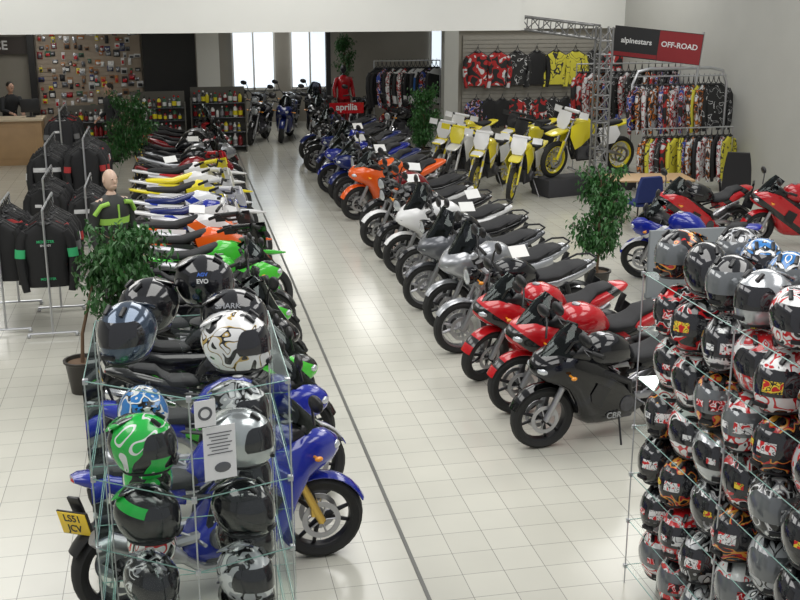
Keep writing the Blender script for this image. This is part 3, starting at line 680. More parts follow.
BLT=M('blue_logo',(.05,.15,.6),.4)
for z in lv:
    top=z>2; wh='on top of glass case' if top else 'on glass shelf'
    helmet(-.28 if top else -.24,5.44 if top else 5.20,z,hdA[z],colA[z],GL,where=wh,sc=1.04)
    helmet(.24,5.18,z,hdB[z],colB[z],GL,where=wh,sc=1.03)
    helmet(-.18 if top else -.24,5.90 if top else 5.60,z,-150 if top else 100,{2.13:'black',1.62:'whiteblue',1.24:'greenblack',.86:'whitered'}.get(z,'black'),GL,where='at rear of glass case',sc=1.03)
    hh=helmet(.26,5.58,z,-8 if top else -30,{2.13:'black',1.62:'silverblack',1.24:'greywhite'}.get(z,'black'),GL,where='at rear of glass case',sc=1.03)
    if top: obj('helmet_lettering',text('SHARK',.040,.002,.02),SIL,hh,T((-.02,-.108,.088))@RX(52))
obj('helmet_stand',B().revz([(.09,0),(.09,.012),(.03,.02),(.03,.09),(.07,.10),(.07,.11)],18).mesh('hst'),K,mx=T((.12,5.98,2.13)),label='small black helmet riser on glass case',cat='helmet stand')
hh=helmet(.12,5.98,2.24,-5,'black',GL,where='on riser behind the others',sc=.98)
obj('helmet_lettering',text('EVO',.034,.002,.03),WHT,hh,T((.0,-.131,.025))@RX(85)); obj('helmet_lettering',text('AGV',.028,.002,.03),BLT,hh,T((-.0,-.125,.062))@RX(68))
PAPER=M('paper',(.8,.8,.8),.6)
n=obj('paper_notice',B().box((0,0,0),(.155,.003,.27)).mesh('paper'),PAPER,mx=T((.13,RKY-.52,1.84))@RZ(14),label='white printed paper notice on glass case front',cat='notice')
for i in range(7): obj('notice_print',B().box((0,-.003,.10-.017*i),(.12-.02*(i%3),.002,.004)).mesh('pl'),GRY,n)
obj('notice_picture',B().ell((.01,-.003,-.075),(.04,.002,.026)).mesh('np'),GRY,n)
n=obj('display_card',B().box((0,0,0),(.10,.003,.13)).mesh('card'),PAPER,mx=T((.07,RKY-.545,2.05))@RZ(14),label='small white card with grey round emblem',cat='card')
obj('card_emblem',B().rev([(.022,-.003),(.022,-.001),(.034,-.001),(.034,-.003)],20).mesh('ring'),GRY,n)
# right rack
RX0=3.20
rk=obj('display_rack',None,mx=T((RX0,5.1,0)),label='long glass and steel rack stacked with helmets',cat='display rack')
rv=[.14,.48,.82,1.16,1.50,1.84,2.20]
obj('plinth',B().box((.08,0,.04),(.5,2.1,.08),.01).mesh('plinth'),GRY,rk)
for sx in (-.34,.38):
    for k in (0,3,6):
        obj('case_post',B().cyl((sx,-1.18+.393*k,.0),(sx,-1.18+.393*k,2.2),.005,n=8).mesh('post'),STEEL,rk)
        for z in rv: obj('shelf_bracket',BRK,STEEL,rk,T((sx,-1.18+.393*k,z-.01)))
q=[(-.34,-1.18),(.38,-1.18),(.38,1.18),(-.34,1.18)]
for z in rv:
    obj('glass_shelf',B().poly([(x,y,z-.002) for x,y in q]).mesh('shelf'),GLS,rk)
    b=B()
    for i in range(4): b.cyl((*q[i],z-.005),(*q[(i+1)%4],z-.005),.003,n=6)
    obj('shelf_edge',b.mesh('edge'),GED,rk)
keys=['orange','redblack','blacksil','redblack','whitered','redsilver','silverblack','black','silver','redblack','whitered','black','orange','redsilver','whitered','greywhite']
toprow={(0,0):'orange',(1,0):'black',(2,0):'black',(3,0):'silver',(4,0):'whitered',(0,1):'blacksil',(1,1):'whiteblue',(2,1):'whiteblue',(3,1):'silver',(4,1):'redblack'}
rr=random.Random(11); NT=len(rv)-1
for zi,z in enumerate(rv):
    for k in range(7):
        for d in range(2):
            key=toprow.get((k,d),'redsilver') if zi==NT else rr.choice(keys)
            helmet(RX0-.17+.37*d+rr.uniform(-.02,.02),6.14-.335*k+rr.uniform(-.015,.015),z,180+rr.uniform(0,80),key,'helmets on the long rack',sc=1.04 if zi==NT else rr.uniform(1.08,1.14),tag=None if zi==NT else rr.choice(TAGS+[None]),tag2=None if zi==NT else rr.choice(TAGS+[None,None]),clear=rr.random()<.35,where='on top of rack' if zi==NT else 'on rack shelf')
# ------------------------------------------------------------ PLANTS
LEAF=M('ficus_leaf',(.028,.11,.022),.45,noise=.6,nscale=6); BARK=M('bark',(.16,.10,.06),.8,noise=.3); POT=M('dark_pot',(.03,.025,.02),.4)
def plant(x,y,zb,zt,r,label,seed,off=(0,0),n=3200):
    rn=random.Random(seed); ox,oy=off
    root=obj('potted_ficus',None,mx=T((x,y,0)),label=label,cat='plant',group='potted plants')
    obj('pot',B().revz([(.13,0),(.17,.30),(.19,.32),(.19,.34),(.165,.34),(.15,.30)],20).mesh('pot'),POT,root)
    obj('soil',B().revz([(.15,.29),(.155,.305)],20).mesh('soil'),BARK,root)
    b=B(); b.tube([(0,0,.3),(.02,.01,.6),(ox*.5,oy*.5,(zb+zt)/2),(ox,oy,zt-.15)],[.02,.017,.012,.006],8)
    tips=[]
    for i in range(40):
        a=rn.uniform(0,2*pi); z0=rn.uniform(max(.4,zb-.05),zt-.2); q=rn.uniform(.4,1)*r*(1-.5*abs((z0-zb)/(zt-zb)-.4))
        c=V((ox,oy,0))*min(1,max(0,(z0-.6)/.6)); p=c+V((q*math.cos(a),q*math.sin(a),z0+rn.uniform(.02,.22))); s0=c+V((0,0,z0-.05)); b.tube([s0,s0.lerp(p,.5),p],[.007,.005,.003],5); tips.append((s0,p))
    obj('trunk',b.mesh('trunk'),BARK,root)
    b=B(); bm=b.bm
    for i in range(n):
        p0,p1=rn.choice(tips); c=p0.lerp(p1,rn.uniform(.3,1.05))+V([rn.gauss(0,.055) for _ in range(3)])
        m=Matrix.Rotation(rn.uniform(0,2*pi),3,'Z')@Matrix.Rotation(rn.uniform(.2,1.5),3,'Y'); L=rn.uniform(.06,.095); w=L*.24
        q=[m@V(t) for t in ((0,0,0),(L*.4,w,.006),(L*.4,0,-.004),(L*.4,-w,.006),(L,0,-.012))]
        vs=[bm.verts.new(c+t) for t in q]
        bm.faces.new((vs[0],vs[1],vs[2])); bm.faces.new((vs[0],vs[2],vs[3])); bm.faces.new((vs[1],vs[4],vs[2])); bm.faces.new((vs[2],vs[4],vs[3]))
    me=bpy.data.meshes.new('foliage'); bm.to_mesh(me); bm.free()
    obj('foliage',me,LEAF,root)
plant(-1.02,10.85,.90,1.80,.46,'leafy green potted ficus behind the motorcycles',1,(.44,0),3200)
plant(-1.3,22.0,.75,1.95,.50,'leafy green potted ficus by the clothing rails',2,(.52,0))
plant(5.6,24.6,.5,1.75,.45,'leafy green potted ficus beside the off-road stand',3)
plant(5.35,13.2,.6,1.74,.38,'leafy green potted ficus behind motorcycle tails',4,n=2800)
plant(4.9,31.8,1.4,2.6,.35,'tall potted ficus beside the rear window',5,n=1500)
# ------------------------------------------------------------ CLOTHING
JL={}
b=B().loftz([(-.10,0,0,.055,.035),(-.13,0,0,.09,.036),(-.17,0,0,.17,.036),(-.22,0,0,.205,.038),(-.34,0,0,.195,.042),(-.52,0,0,.170,.038),(-.66,0,0,.185,.040),(-.70,0,0,.18,.036)],18)
JL['body']=b.mesh('jacket_body')
FL=Matrix.Diagonal((1,.72,1,1))
for s,nm in ((1,'sl'),(-1,'sr')): JL[nm]=B().tube([(s*.17,0,-.185),(s*.215,0,-.26),(s*.235,-.01,-.42),(s*.225,-.025,-.58),(s*.20,-.03,-.74)],[.046,.048,.044,.040,.034],10).mesh('jacket_sleeve')
b=B().tube([(0,0,.0),(.02,0,.03),(.0,0,.05),(-.02,0,.03)],.004,6).tube([(-.18,0,-.17),(-.02,0,-.07),(0,0,-.0)],.006,6).tube([(.18,0,-.17),(.02,0,-.07),(0,0,-.0)],.006,6); JL['hanger']=b.mesh('hanger')
JL['zip']=B().box((0,-.040,-.42),(.010,.008,.5)).mesh('zip'); JL['collar']=B().tube([(.055*math.cos(a),.04*math.sin(a),-.105) for a in [2*pi*i/12 for i in range(13)]],.015,6).mesh('collar')
JL['patch']=B().box((-.07,-.041,-.30),(.08,.01,.035),.003).mesh('jacket_patch')
JL['chest']=B().loftz([(-.27,0,0,.202,.0425),(-.33,0,0,.198,.0435)],18).mesh('chest_band')
for s,nm in ((1,'bl'),(-1,'br')): JL[nm]=B().tube([(s*.228,-.008,-.34),(s*.236,-.011,-.42)],.0475,10).mesh('sleeve_band')
LEA=M('black_leather',(.006,.006,.007),.65,bump=.4); HGR=M('hanger_plastic',(.03,.03,.03),.4)
JM=[LEA,LEA,LEA,LEA,LEA,M('charcoal_textile',(.018,.018,.02),.85),MF('jacket_black_red',k_,(.3,.02,.02),.0,2.2,.9,.3,.7,0),MF('jacket_black_white',k_,(.3,.3,.3),.0,2.0,.94,.2,.7,0)]
PM=[M('cloth_white',(.6,.6,.6),.8),M('cloth_red',(.4,.03,.03),.8),M('cloth_green',(.04,.42,.16),.8),M('cloth_grey',(.14,.14,.14),.8)]
MX=[MG('jersey_red',[(.02,.02,.02),(.4,.02,.02),(.6,.6,.6)],7,1,.8,0,[0,.46,.64]),MG('jersey_black',[(.02,.02,.02),(.6,.6,.6),(.02,.02,.02)],9,1,.8,0,[0,.57,.6]),
 MG('jersey_yellow',[(.6,.54,.05),(.03,.03,.03),(.6,.54,.05)],7,1,.8,0,[0,.56,.62]),MG('jersey_blue',[(.03,.06,.3),(.6,.6,.6),(.4,.03,.03),(.02,.02,.02)],14,1,.8,0,[0,.45,.5,.55]),
 MG('jersey_white',[(.65,.65,.65),(.5,.03,.03),(.03,.03,.03),(.6,.6,.6)],14,1,.8,0,[0,.45,.52,.6]),MG('jersey_orange',[(.02,.02,.02),(.7,.2,.03),(.03,.03,.03),(.6,.6,.6)],14,1,.8,0,[0,.44,.5,.57])]
def jacket(x,y,z,rot,mt,patch,label,group,sc=1.0,name='jacket',band=None,zp=None,chest=None):
    root=obj(name,None,mx=T((x,y,z))@RZ(rot)@Matrix.Scale(sc,4),label=label,cat='clothing',group=group)
    obj('jacket_body',JL['body'],mt,root); obj('sleeve',JL['sl'],mt,root,FL); obj('sleeve',JL['sr'],mt,root,FL); obj('hanger',JL['hanger'],HGR,root)
    obj('collar',JL['collar'],K,root)
    if zp: obj('zip',JL['zip'],zp,root)
    if patch: obj('chest_patch',JL['patch'],patch,root)
    if chest: obj('chest_band',JL['chest'],chest,root)
    if band: obj('sleeve_band',JL['bl'],band,root,FL); obj('sleeve_band',JL['br'],band,root,FL)
    return root
def rail(x,y,z,length,ax,label):
    b=B(); d=V((1,0,0)) if ax=='x' else V((0,1,0)); q=V((0,1,0)) if ax=='x' else V((1,0,0))
    c=V((x,y,0)); e0=c-d*length/2; e1=c+d*length/2
    for e in (e0,e1):
        b.cyl(e+V((0,0,.06)),e+V((0,0,z)),.014,n=8); b.cyl(e-q*.28+V((0,0,.05)),e+q*.28+V((0,0,.05)),.014,n=8)
        for s in (-1,1): b.ell(e+q*.27*s+V((0,0,.025)),(.025,.025,.025))
    b.cyl(e0+V((0,0,z)),e1+V((0,0,z)),.014,n=8)
    obj('clothes_rail',b.mesh('rail'),STEEL,label=label,cat='clothes rail',group='clothes rails')
rn=random.Random(5)
def stock(x,y,z,length,ax,n,grp,rot=0,sc=1.12):
    for i in range(n):
        t=-length/2+.08+(length-.16)*i/(n-1)
        mt=rn.choice(JM); pt=rn.choice([None,PM[0],PM[0],None,PM[3]]); bd=rn.choice([None,PM[3],PM[1],PM[0],None,None]); ch=rn.choice([None,None,None,PM[1],PM[0],None])
        px,py=(x+t,y) if ax=='x' else (x,y+t)
        if i==0 and grp.endswith('front rail'): mt=LEA; pt=None; bd=PM[2]; ch=None
        lb='black jacket hanging on chrome rail'
        if mt is JM[6] or ch is PM[1]: lb='black and red jacket hanging on chrome rail'
        elif mt is JM[7] or ch is PM[0]: lb='black and white jacket hanging on chrome rail'
        if bd is PM[2]: lb='black jacket with green chest graphic on rail'
        j=jacket(px,py,z+rn.uniform(-.05,.02),(rot if ax=='y' else 90+rot)+rn.uniform(-12,12),mt,pt,lb,grp,sc*rn.uniform(.9,1.05),band=bd,zp=PM[3],chest=ch)
        if bd is PM[2]:
            obj('chest_lettering',text('MONSTER',.034,.002,.02),PM[2],j,T((0,-.044,-.27))@RX(90)); obj('chest_lettering',text('ENERGY',.026,.002,.02),PM[0],j,T((0,-.044,-.305))@RX(90))
            obj('hem_lettering',text('MONSTER',.03,.002,.02),PM[2],j,T((0,-.042,-.62))@RX(90))
rail(-1.50,13.3,1.50,1.1,'y','chrome clothes rail holding motorcycle jackets'); stock(-1.50,13.3,1.47,1.1,'y',12,'jackets on the front rail',sc=1.22)
rail(-2.05,13.6,1.46,1.2,'y','chrome clothes rail holding motorcycle jackets'); stock(-2.05,13.6,1.43,1.2,'y',12,'jackets on second rail')
rail(-1.35,18.0,1.70,1.5,'y','tall chrome rail full of jackets'); stock(-1.35,18.0,1.67,1.5,'y',16,'jackets on third rail',sc=1.2)
rail(-1.93,18.2,1.60,1.5,'y','chrome rail full of jackets'); stock(-1.93,18.2,1.57,1.5,'y',15,'jackets on fourth rail',sc=1.2)
rail(-1.78,16.1,1.4,1.2,'y','chrome rail full of jackets'); stock(-1.78,16.1,1.37,1.2,'y',13,'jackets on fifth rail',sc=1.15)
rail(-1.22,15.9,1.3,1.2,'y','chrome rail full of jackets'); stock(-1.22,15.9,1.27,1.2,'y',12,'jackets on inner rail',sc=1.0)
rail(-1.95,21.0,1.8,1.4,'y','tall chrome rail full of jackets'); stock(-1.95,21.0,1.77,1.4,'y',12,'jackets on sixth rail')
# slat wall jerseys
SLAT=M('slatwall',(.28,.265,.23),.6,noise=.1)
def slatwall(x0,x1,y,z0,z1,mt,label):
    b=B().box(((x0+x1)/2,y,(z0+z1)/2),(x1-x0,.03,z1-z0)); z=z0+.06
    while z<z1-.03: b.box(((x0+x1)/2,y-.022,z),(x1-x0,.014,.07)); z+=.1
    obj('slatwall_panel',b.mesh('slat'),mt,label=label,cat='display panel')
slatwall(7.0,11.05,26.53,.02,2.75,SLAT,'grooved beige slatwall panel holding motocross jerseys')
for i in range(8):
    mt=[MX[0],MX[0],MX[1],LEA,MX[2],MX[2],MX[1],MX[0]][i]
    jacket(7.35+.50*i,26.40,2.5,rn.uniform(-5,5),mt,None,'colourful motocross jersey hanging on slatwall','jerseys on the slatwall',1.35,'jersey')
for i in range(12):
    jacket(7.3+.33*i,26.28,1.35,rn.uniform(-5,5),rn.choice([MX[1],LEA,MX[3],LEA,LEA,MX[0]]),None,'dark motocross garment hanging on slatwall','garments low on the slatwall',1.1,'jersey')
# off-road stand
TRG=M('truss_grey',(.22,.22,.22),.4,.5)
def truss(p0,p1,w=.24,up=V((0,0,1)),label='lattice aluminium truss'):
    p0=V(p0);p1=V(p1);t=(p1-p0).normalized(); a=t.cross(up).normalized()
    c=a.cross(t).normalized(); b=B(); L=(p1-p0).length; n=max(2,int(L/w)); cs=[a*w/2+c*w/2,a*w/2-c*w/2,-a*w/2-c*w/2,-a*w/2+c*w/2]
    for q in cs: b.cyl(p0+q,p1+q,.020,n=6)
    for i in range(n):
        for k in range(4):
            q0=cs[k];q1=cs[(k+1)%4]
            b.cyl(p0+t*L*i/n+q0,p0+t*L*(i+1)/n+q1,.011,n=5); b.cyl(p0+t*L*i/n+q0,p0+t*L*i/n+q1,.011,n=5)
    obj('lighting_truss',b.mesh('truss'),TRG,label=label,cat='truss',group='stand trusses')
truss((7.80,19.45,0),(7.80,19.45,3.2),up=V((1,0,0)),label='upright lattice aluminium truss tower of the stand')
truss((7.70,19.6,3.1),(6.55,21.1,3.25),label='horizontal lattice aluminium truss over yellow motorcycles')
bn=obj('sign_banner',B().box((0,0,0),(1.75,.02,.60)).mesh('banner'),M('banner_black',(.015,.015,.017),.5),mx=T((9.52,20.95,2.78))@RZ(-34)@RY(5),label='black and red stand banner with white lettering',cat='sign')
DR=M('banner_darkred',(.26,.015,.02),.6)
obj('banner_panel',B().box((.45,-.013,0),(.84,.006,.58)).mesh('bp2'),DR,bn); obj('banner_panel',B().box((-.42,-.013,-.24),(.88,.006,.08)).mesh('bp3'),DR,bn)
obj('banner_lettering',text('alpinestars',.145,.002,.02),WHT,bn,T((-.41,-.02,.03))@RX(90))
obj('banner_lettering',text('OFF-ROAD',.145,.002,.02),WHT,bn,T((.44,-.02,.03))@RX(90))
obj('banner_post',B().cyl((.86,.03,-2.72),(.86,.03,.34),.025).mesh('bpost'),STEEL,bn)
def arcrail(y,x0,x1,z,label):
    b=B(); b.tube([(x0,y,.03),(x0,y,z-.3),(x0+.1,y,z-.06),(x0+.35,y,z),(x1-.35,y,z),(x1-.1,y,z-.06),(x1,y,z-.3),(x1,y,.03)],.03,8)
    b.cyl((x0,y,z-.15),(x1,y,z-.15),.015,n=8)
    obj('clothes_rail',b.mesh('arcrail'),STEEL,label=label,cat='clothes rail',group='clothes rails')
arcrail(20.6,8.9,10.9,2.35,'curved steel frame rail holding motocross clothing')
for i in range(17):
    x=9.0+.108*i
    last=i>=14
    jacket(x,20.6,2.18,rn.uniform(40,60) if not last else 12,MX[(3,5,4,1,5,3,0,5,4,3,4,5,2,5,1,1,1)[i]] if i!=15 else LEA,None,'colourful motocross jersey hanging on curved rail' if not last else 'black and white motocross outfit on curved rail','motocross clothing on stand',1.45,'jersey')
rail(9.85,20.0,1.25,1.9,'x','low rail of motocross trousers')
for i in range(15): jacket(8.98+.125*i,20.0,1.22,rn.uniform(35,60),rn.choice([MX[4],MX[5],MX[3],LEA,MX[1],MX[0],MX[2]]),None,'colourful motocross garment hanging on low rail','motocross clothing on low rail',1.35,'jersey')
rail(9.75,22.8,2.3,2.4,'x','tall rail of motocross jerseys')
for i in range(15): jacket(8.65+.155*i,22.8,2.28,rn.uniform(30,60),rn.choice(MX),None,'colourful motocross jersey hanging on tall rail','motocross clothing on tall rail',1.5,'jersey')
# leathers mid back
rail(5.85,27.6,2.1,1.7,'x','tall chrome rail of race leathers')
LM=[LEA,LEA,MX[3],MF('leather_blue_white',(.03,.12,.4),(.6,.6,.6),.2,2,.6,.2,.6,0),MF('leather_black_white',k_,(.6,.6,.6),.2,2,.75,.2,.6,0),LEA,MX[4]]
for i in range(15): jacket(5.1+.107*i,27.6,2.08,rn.uniform(20,50),rn.choice(LM),None,'motorcycle race leathers hanging on tall rail','race leathers near column',1.5,'jacket')
# ------------------------------------------------------------ BACK LEFT SHOP
WOOD=M('counter_wood',(.42,.27,.14),.45,noise=.15,nscale=4); WTOP=M('counter_top',(.6,.5,.36),.4)
c=obj('service_counter',None,mx=T((-4.2,26.3,0)),label='wooden service counter with pale top',cat='counter')
obj('counter_front',B().box((0,0,.5),(2.6,.6,1.0),.01).mesh('cf'),WOOD,c); obj('counter_panel',B().box((0,-.305,.5),(2.3,.02,.7),.01).mesh('cp'),WOOD,c); obj('worktop',B().box((0,-.02,1.02),(2.7,.72,.05),.01).mesh('ct'),WTOP,c)
s=obj('shop_sign',B().box((-4.45,28.98,2.50),(2.1,.1,.42)).mesh('sign'),M('sign_dark',(.05,.04,.035),.5),label='dark fascia sign with white capital lettering',cat='sign')
obj('sign_lettering',text('SERVICE',.30,.003,.02),WHT,s,T((-4.40,28.925,2.50))@RX(90))
m=obj('computer_monitor',B().box((-3.15,26.35,1.30),(.42,.04,.30),.01).mesh('mon'),K,label='black flat computer monitor on service counter',cat='monitor'); obj('monitor_stand',B().box((-3.15,26.37,1.10),(.05,.04,.12)).box((-3.15,26.37,1.055),(.2,.16,.02)).mesh('mst'),K,m)
slatwall(-3.2,-.7,29.03,.02,2.95,M('pegboard',(.38,.31,.24),.6),'beige slatwall panel with hanging accessories')
PK=(B().box((0,0,0),(.13,.006,.2),.002).mesh('card'),B().box((0,-.022,-.02),(.09,.04,.1),.012).mesh('blister'),B().tube([(0,.03,.085),(0,-.06,.085),(0,-.065,.1)],.003,5).mesh('hook'))
DG=M('dark_green_card',(.03,.12,.06),.5); BRN=M('brown_card',(.3,.16,.08),.6); ORC=M('orange_card',(.5,.18,.04),.6)
PC=[DRED,WHT,YEL,DBL,K,SIL,BRN,DG,WHT,K,GRY,M('cloth_white',(.7,.7,.7),.8),ORC,BRN]
for r in range(11):
    for q in range(15):
        if rn.random()<.1: continue
        x=-3.12+.166*q+rn.uniform(-.05,.05); z=2.82-.19*r+rn.uniform(-.05,.05)
        p=obj('accessory_pack',None,mx=T((x,28.988,z))@Matrix.Diagonal((rn.uniform(.5,1.3),1,rn.uniform(.4,1.0),1)),label='small carded accessory pack hanging on slatwall',cat='packaged accessory',group='carded accessories')
        obj('backing_card',PK[0],rn.choice(PC),p); obj('blister',PK[1],rn.choice([K,SIL,WHT,RED,GRY]),p); obj('hook',PK[2],CHR,p)
BT=(B().revz([(.035,0),(.04,.01),(.04,.13),(.03,.16),(.015,.175),(.015,.19)],12).mesh('bottle'),B().revz([(.018,.185),(.018,.215)],10).mesh('cap'),B().revz([(.0408,.03),(.0408,.11)],12).mesh('label_band'))
def shelf_unit(x0,x1,y,zs,label,grp,dp=.35,step=.09):
    s=obj('shelf_unit',None,mx=T((0,0,0)),label=label,cat='shelves',group='shelf units')
    SG=M('shelf_grey',(.12,.115,.10),.6)
    obj('shelf_carcass',B().box(((x0+x1)/2,y+dp/2,(zs[-1]+.35)/2),(x1-x0,.02,zs[-1]+.35)).box((x0,y,(zs[-1]+.1)/2),(.03,dp,zs[-1]+.1)).box((x1,y,(zs[-1]+.1)/2),(.03,dp,zs[-1]+.1)).mesh('sc'),SG,s)
    for z in zs: obj('shelf',B().box(((x0+x1)/2,y,z-.0125),(x1-x0-.03,dp-.03,.025)).mesh('sh'),GRY,s)
    for z in zs:
        x=x0+.09
        while x<x1-.07:
            p=obj('oil_bottle',None,mx=T((x,y-dp*.25,z))@Matrix.Scale(rn.uniform(.9,1.4),4),label='plastic oil bottle with cap on shelf',cat='bottle',group=grp)
            obj('bottle_body',BT[0],rn.choice([K,K,DRED,WHT,GRY,DG,YEL]),p); obj('cap',BT[1],rn.choice([K,RED,WHT]),p); obj('bottle_label',BT[2],rn.choice([WHT,YEL,DRED,SIL]),p)
            x+=step+rn.uniform(0,.04)
shelf_unit(.45,1.75,27.3,[.15,.5,.85,1.2],'grey shelf unit stocked with oil bottles','oil bottles on shelves')
shelf_unit(-.95,.3,26.9,[.15,.5,.85,1.15],'grey shelf unit stocked with oil bottles','oil bottles on shelves')
shelf_unit(-2.6,-1.2,27.0,[.15,.5,.85],'low shelf unit stocked with care products','care product bottles')
s=obj('brand_sign',B().box((4.2,27.0,1.02),(.85,.04,.26)).mesh('rs'),RED,label='low red brand sign with white lettering',cat='sign')
obj('sign_lettering',text('aprilia',.22,.003,.02),WHT,s,T((4.2,26.97,1.04))@RX(90))
for xx in (3.86,4.54): obj('sign_leg',B().cyl((xx,27.03,0),(xx,27.03,.95),.02).mesh('st'),K,s)
# ------------------------------------------------------------ DESKS / CHAIRS
d=obj('desk',None,mx=T((8.0,17.6,0))@RZ(-8),label='beech-topped sales desk with grey legs',cat='desk')
obj('desk_top',B().box((0,0,.735),(1.4,.75,.03),.006).mesh('dt'),M('beech_top',(.5,.33,.17),.4,noise=.1),d)
for sx in (-1,1): obj('desk_leg',B().box((sx*.62,0,.36),(.04,.6,.72),.005).box((sx*.62,0,.015),(.06,.7,.03),.005).mesh('dl'),GRY,d)
def chair(x,y,rot,mt,label,office=False):
    c=obj('office_chair' if office else 'visitor_chair',None,mx=T((x,y,0))@RZ(rot),label=label,cat='chair')
    obj('seat',B().loft([(-.22,.43,.47,.18),(-.18,.42,.50,.23),(.18,.42,.50,.23),(.24,.43,.47,.18)],14,4).mesh('cs'),mt,c)
    top=1.2 if office else .92
    obj('backrest',B().sheet([[(-.24-.05*k,(-.24+.48*j)*(1-.25*k**3),.5+(top-.5)*k) for j in (0,.25,.5,.75,1)] for k in (0,.3,.6,.85,1)],.07).mesh('cb'),mt,c)
    if office:
        b=B().cyl((0,0,.1),(0,0,.42),.03)
        for i in range(5):
            a=2*pi*i/5; b.cyl((0,0,.11),(.28*math.cos(a),.28*math.sin(a),.07),.02,n=6); b.ell((.28*math.cos(a),.28*math.sin(a),.03),(.03,.03,.03))
        obj('swivel_base',b.mesh('sb'),K,c)
        for s in (1,-1): obj('armrest',B().tube([(-.1,s*.25,.45),(-.1,s*.28,.65),(.14,s*.28,.66)],.02,8).mesh('ar'),K,c)
    else:
        for sx in (-1,1):
            for sy in (-1,1): obj('leg',B().cyl((sx*.2,sy*.19,.43),(sx*.23,sy*.22,0),.013,n=8).mesh('lg'),K,c)
BCL=M('blue_fabric',(.015,.03,.14),.9,bump=.3)
chair(7.55,16.85,100,BCL,'blue fabric visitor chair at the desk'); chair(9.5,17.3,60,SEAT,'black high-backed office chair',True)
obj('partition_screen',B().box((6.38,12.75,.50),(1.05,.06,.88),.01).box((5.95,12.75,.03),(.06,.4,.06)).box((6.8,12.75,.03),(.06,.4,.06)).mesh('dp'),M('panel_grey',(.24,.26,.28),.7),mx=T((0,0,0)),label='low grey fabric screen beside blue motorcycle',cat='divider')
# ------------------------------------------------------------ PEOPLE
def skin(verts,edges,lv=2):
    me=bpy.data.meshes.new('skin'); me.from_pydata([v[0] for v in verts],edges,[]); o=bpy.data.objects.new('skin_tmp',me); COL.objects.link(o)
    o.modifiers.new('s','SKIN'); sd=o.modifiers.new('d','SUBSURF'); sd.levels=lv; sd.render_levels=lv
    for i,v in enumerate(verts):
        sv=me.skin_vertices[0].data[i]; sv.radius=(v[1],v[2] if len(v)>2 else v[1]); sv.use_root=(i==0)
    bpy.context.view_layer.update(); dg=bpy.context.evaluated_depsgraph_get(); r=bpy.data.meshes.new_from_object(o.evaluated_get(dg)); bpy.data.objects.remove(o)
    return r
SKN=M('skin_tone',(.5,.30,.22),.55); DUM=M('mannequin_skin',(.6,.42,.32),.35); HAIR=M('dark_hair',(.02,.015,.01),.7); EYE=M('eye_dark',(.02,.02,.02),.2)
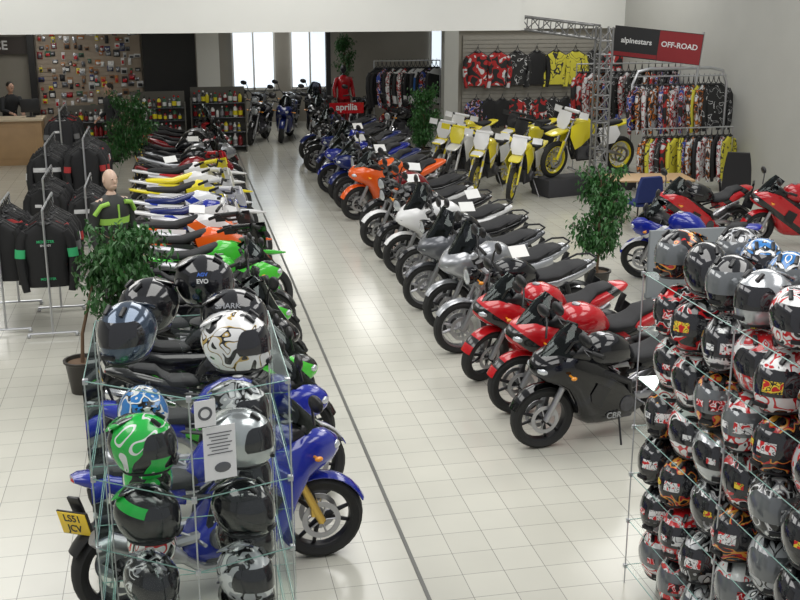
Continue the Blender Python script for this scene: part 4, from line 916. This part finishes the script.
def person(x,y,z,rot,label,cat,name,skinm,hair,jm,pm,arms,leanf=0.0,trim=None):
    """faces -Y"""
    root=obj(name,None,mx=T((x,y,z))@RZ(rot),label=label,cat=cat)
    L=leanf
    vs=[((0,0,.95),.13),((0,-.02*L,1.12),.12),((0,-.30*L,1.34),.15),((0,-.40*L,1.47),.06),((0,-.45*L,1.56),.055)]; ed=[(0,1),(1,2),(2,3),(3,4)]
    hands=[]
    for s in (1,-1):
        sh=(s*.17,-.36*L,1.41); el,wr=arms[0 if s==1 else 1]; el=V((s*el[0],el[1],el[2])); wr=V((s*wr[0],wr[1],wr[2])); pm_=wr+(wr-el).normalized()*.08
        k=len(vs); vs+=[(sh,.06),(tuple(el),.042),(tuple(wr),.028),(tuple(pm_),.034)]; ed+=[(2,k),(k,k+1),(k+1,k+2),(k+2,k+3)]; hands.append((s,el,wr,pm_))
        k=len(vs); vs+=[((s*.095,0,.88),.085),((s*.10,-.02,.50),.058),((s*.10,0,.09),.04),((s*.11,-.14,.04),.035)]; ed+=[(0,k),(k,k+1),(k+1,k+2),(k+2,k+3)]
    me=skin(vs,ed)
    b=B(); b.bm.from_mesh(me); h=V((0,-.48*L,1.66))
    b.ell(h,(.078,.098,.12),16,12); b.ell(h+V((0,-.03,-.055)),(.055,.065,.06)); b.ell(h+V((0,-.10,-.01)),(.013,.022,.024),8,6)
    for s in (1,-1): b.ell(h+V((s*.08,.005,0)),(.01,.02,.032),8,6); b.ell(h+V((s*.03,-.088,.02)),(.014,.01,.009),8,6)
    b.ell(h+V((0,-.092,-.055)),(.022,.009,.007),8,6)
    for s,el,wr,pm_ in hands:
        t=(wr-el).normalized(); sd=t.cross(V((0,0,1)) if abs(t.z)<.8 else V((0,1,0))).normalized()
        dn=V((0,0,-1)) if abs(t.z)<.8 else V((0,-1,0))
        for i in range(4):
            p=pm_+sd*(i-1.5)*.02+t*.02; Lf=(.07,.08,.075,.058)[i]
            b.tube([p,p+t*Lf*.5+dn*.004,p+t*Lf*.8+dn*.02,p+t*Lf+dn*.035],[.010,.009,.008,.006],6)
        p=wr+t*.03+sd*s*.03; b.tube([p,p+sd*s*.03+t*.025,p+sd*s*.035+t*.055],[.011,.010,.008],6)
    obj('body',b.mesh('body',80),skinm,root)
    b=B()
    for s in (1,-1): b.ell(h+V((s*.03,-.097,.02)),(.006,.005,.006),6,5)
    obj('eyes',b.mesh('eyes'),EYE,root)
    if hair:
        b=B(); b.ell(h+V((0,.018,.035)),(.085,.098,.10),16,10); obj('hair',b.mesh('hair'),HAIR,root)
    b=B().loftz([(.84,0,0,.175,.135),(.95,0,0,.17,.13),(1.1,0,-.02*L,.165,.125),(1.3,0,-.26*L,.2,.14),(1.41,0,-.36*L,.19,.12),(1.46,0,-.39*L,.12,.09),(1.50,0,-.41*L,.07,.07)],20)
    for s,el,wr,pm_ in hands: b.tube([(s*.14,-.36*L,1.40),(s*.19,-.36*L,1.39),(V((s*.19,-.36*L,1.39))+el)/2,el,(el+wr)/2,wr-(wr-el)*.05],[.06,.075,.066,.058,.052,.042],10)
    obj('jacket',b.mesh('jacket',50),jm,root)
    if trim:
        obj('jacket_zip',B().box((0,-.135-.3*L,1.15),(.02,.012,.5)).mesh('jz'),trim,root)
        for s in (1,-1): obj('shoulder_trim',B().tube([(s*.10,-.11,1.42),(s*.19,-.09,1.40),(s*.255,-.05,1.30)],.026,8).mesh('st'),trim,root)
        obj('chest_trim',B().loftz([(1.18,0,0,.187,.137),(1.25,0,0,.197,.142)],20).mesh('ct2'),trim,root)
    b=B()
    for s in (1,-1): b.tube([(s*.07,0,.93),(s*.09,0,.84),(s*.10,-.02,.50),(s*.10,0,.12)],[.10,.108,.078,.07],12)
    obj('trousers',b.mesh('tr',50),pm,root)
    for s in (1,-1): obj('shoe',B().loftz([(0,s*.105,-.06,.05,.14),(.04,s*.105,-.06,.05,.135),(.075,s*.105,-.03,.045,.09),(.12,s*.10,0,.045,.055)],12).mesh('sh',50),K,root)
DJ=M('dark_jacket_cloth',(.02,.022,.025),.8); JN=M('jeans',(.03,.045,.09),.85)
person(-3.72,27.2,0,30,'person in dark top leaning over the counter','person','person',SKN,True,DJ,JN,[((.26,-.22,1.15),(.16,-.42,1.10)),((.26,-.22,1.15),(.16,-.42,1.10))],.35)
person(-1.35,26.2,0,-60,'person in dark jacket near the accessories','person','person',SKN,True,DJ,K,[((.27,.0,1.12),(.26,-.12,.9)),((.27,0,1.12),(.24,-.2,1.0))],.1)
obj('mannequin_plinth',B().box((-.72,12.5,.1),(.36,.36,.2),.01).mesh('mp'),K,label='low black plinth under the mannequin',cat='plinth')
person(-.72,12.5,.2,35,'bald mannequin in black and green riding jacket','mannequin','mannequin',DUM,False,M('mannequin_jacket_black',(.02,.022,.02),.6),K,[((.25,.02,1.12),(.25,-.08,.88)),((.25,.02,1.12),(.25,-.08,.88))],0,M('lime_trim',(.30,.55,.08),.6))
person(4.75,31.0,0,10,'mannequin in red riding suit near rear window','mannequin','mannequin',K,False,RED,DRED,[((.27,.02,1.12),(.28,-.08,.88)),((.27,.02,1.12),(.28,-.08,.88))],0)
# ------------------------------------------------------------ CAMERA
cam=bpy.data.cameras.new('Camera'); co=bpy.data.objects.new('Camera',cam); COL.objects.link(co); SC.camera=co
cam.sensor_fit='HORIZONTAL'; cam.sensor_width=36; cam.lens=36*1100/800; cam.clip_end=200
co.location=(0,0,3.95); co.rotation_euler=(math.radians(90-16.03),0,math.radians(-11.6))
SC.view_settings.view_transform='Standard'
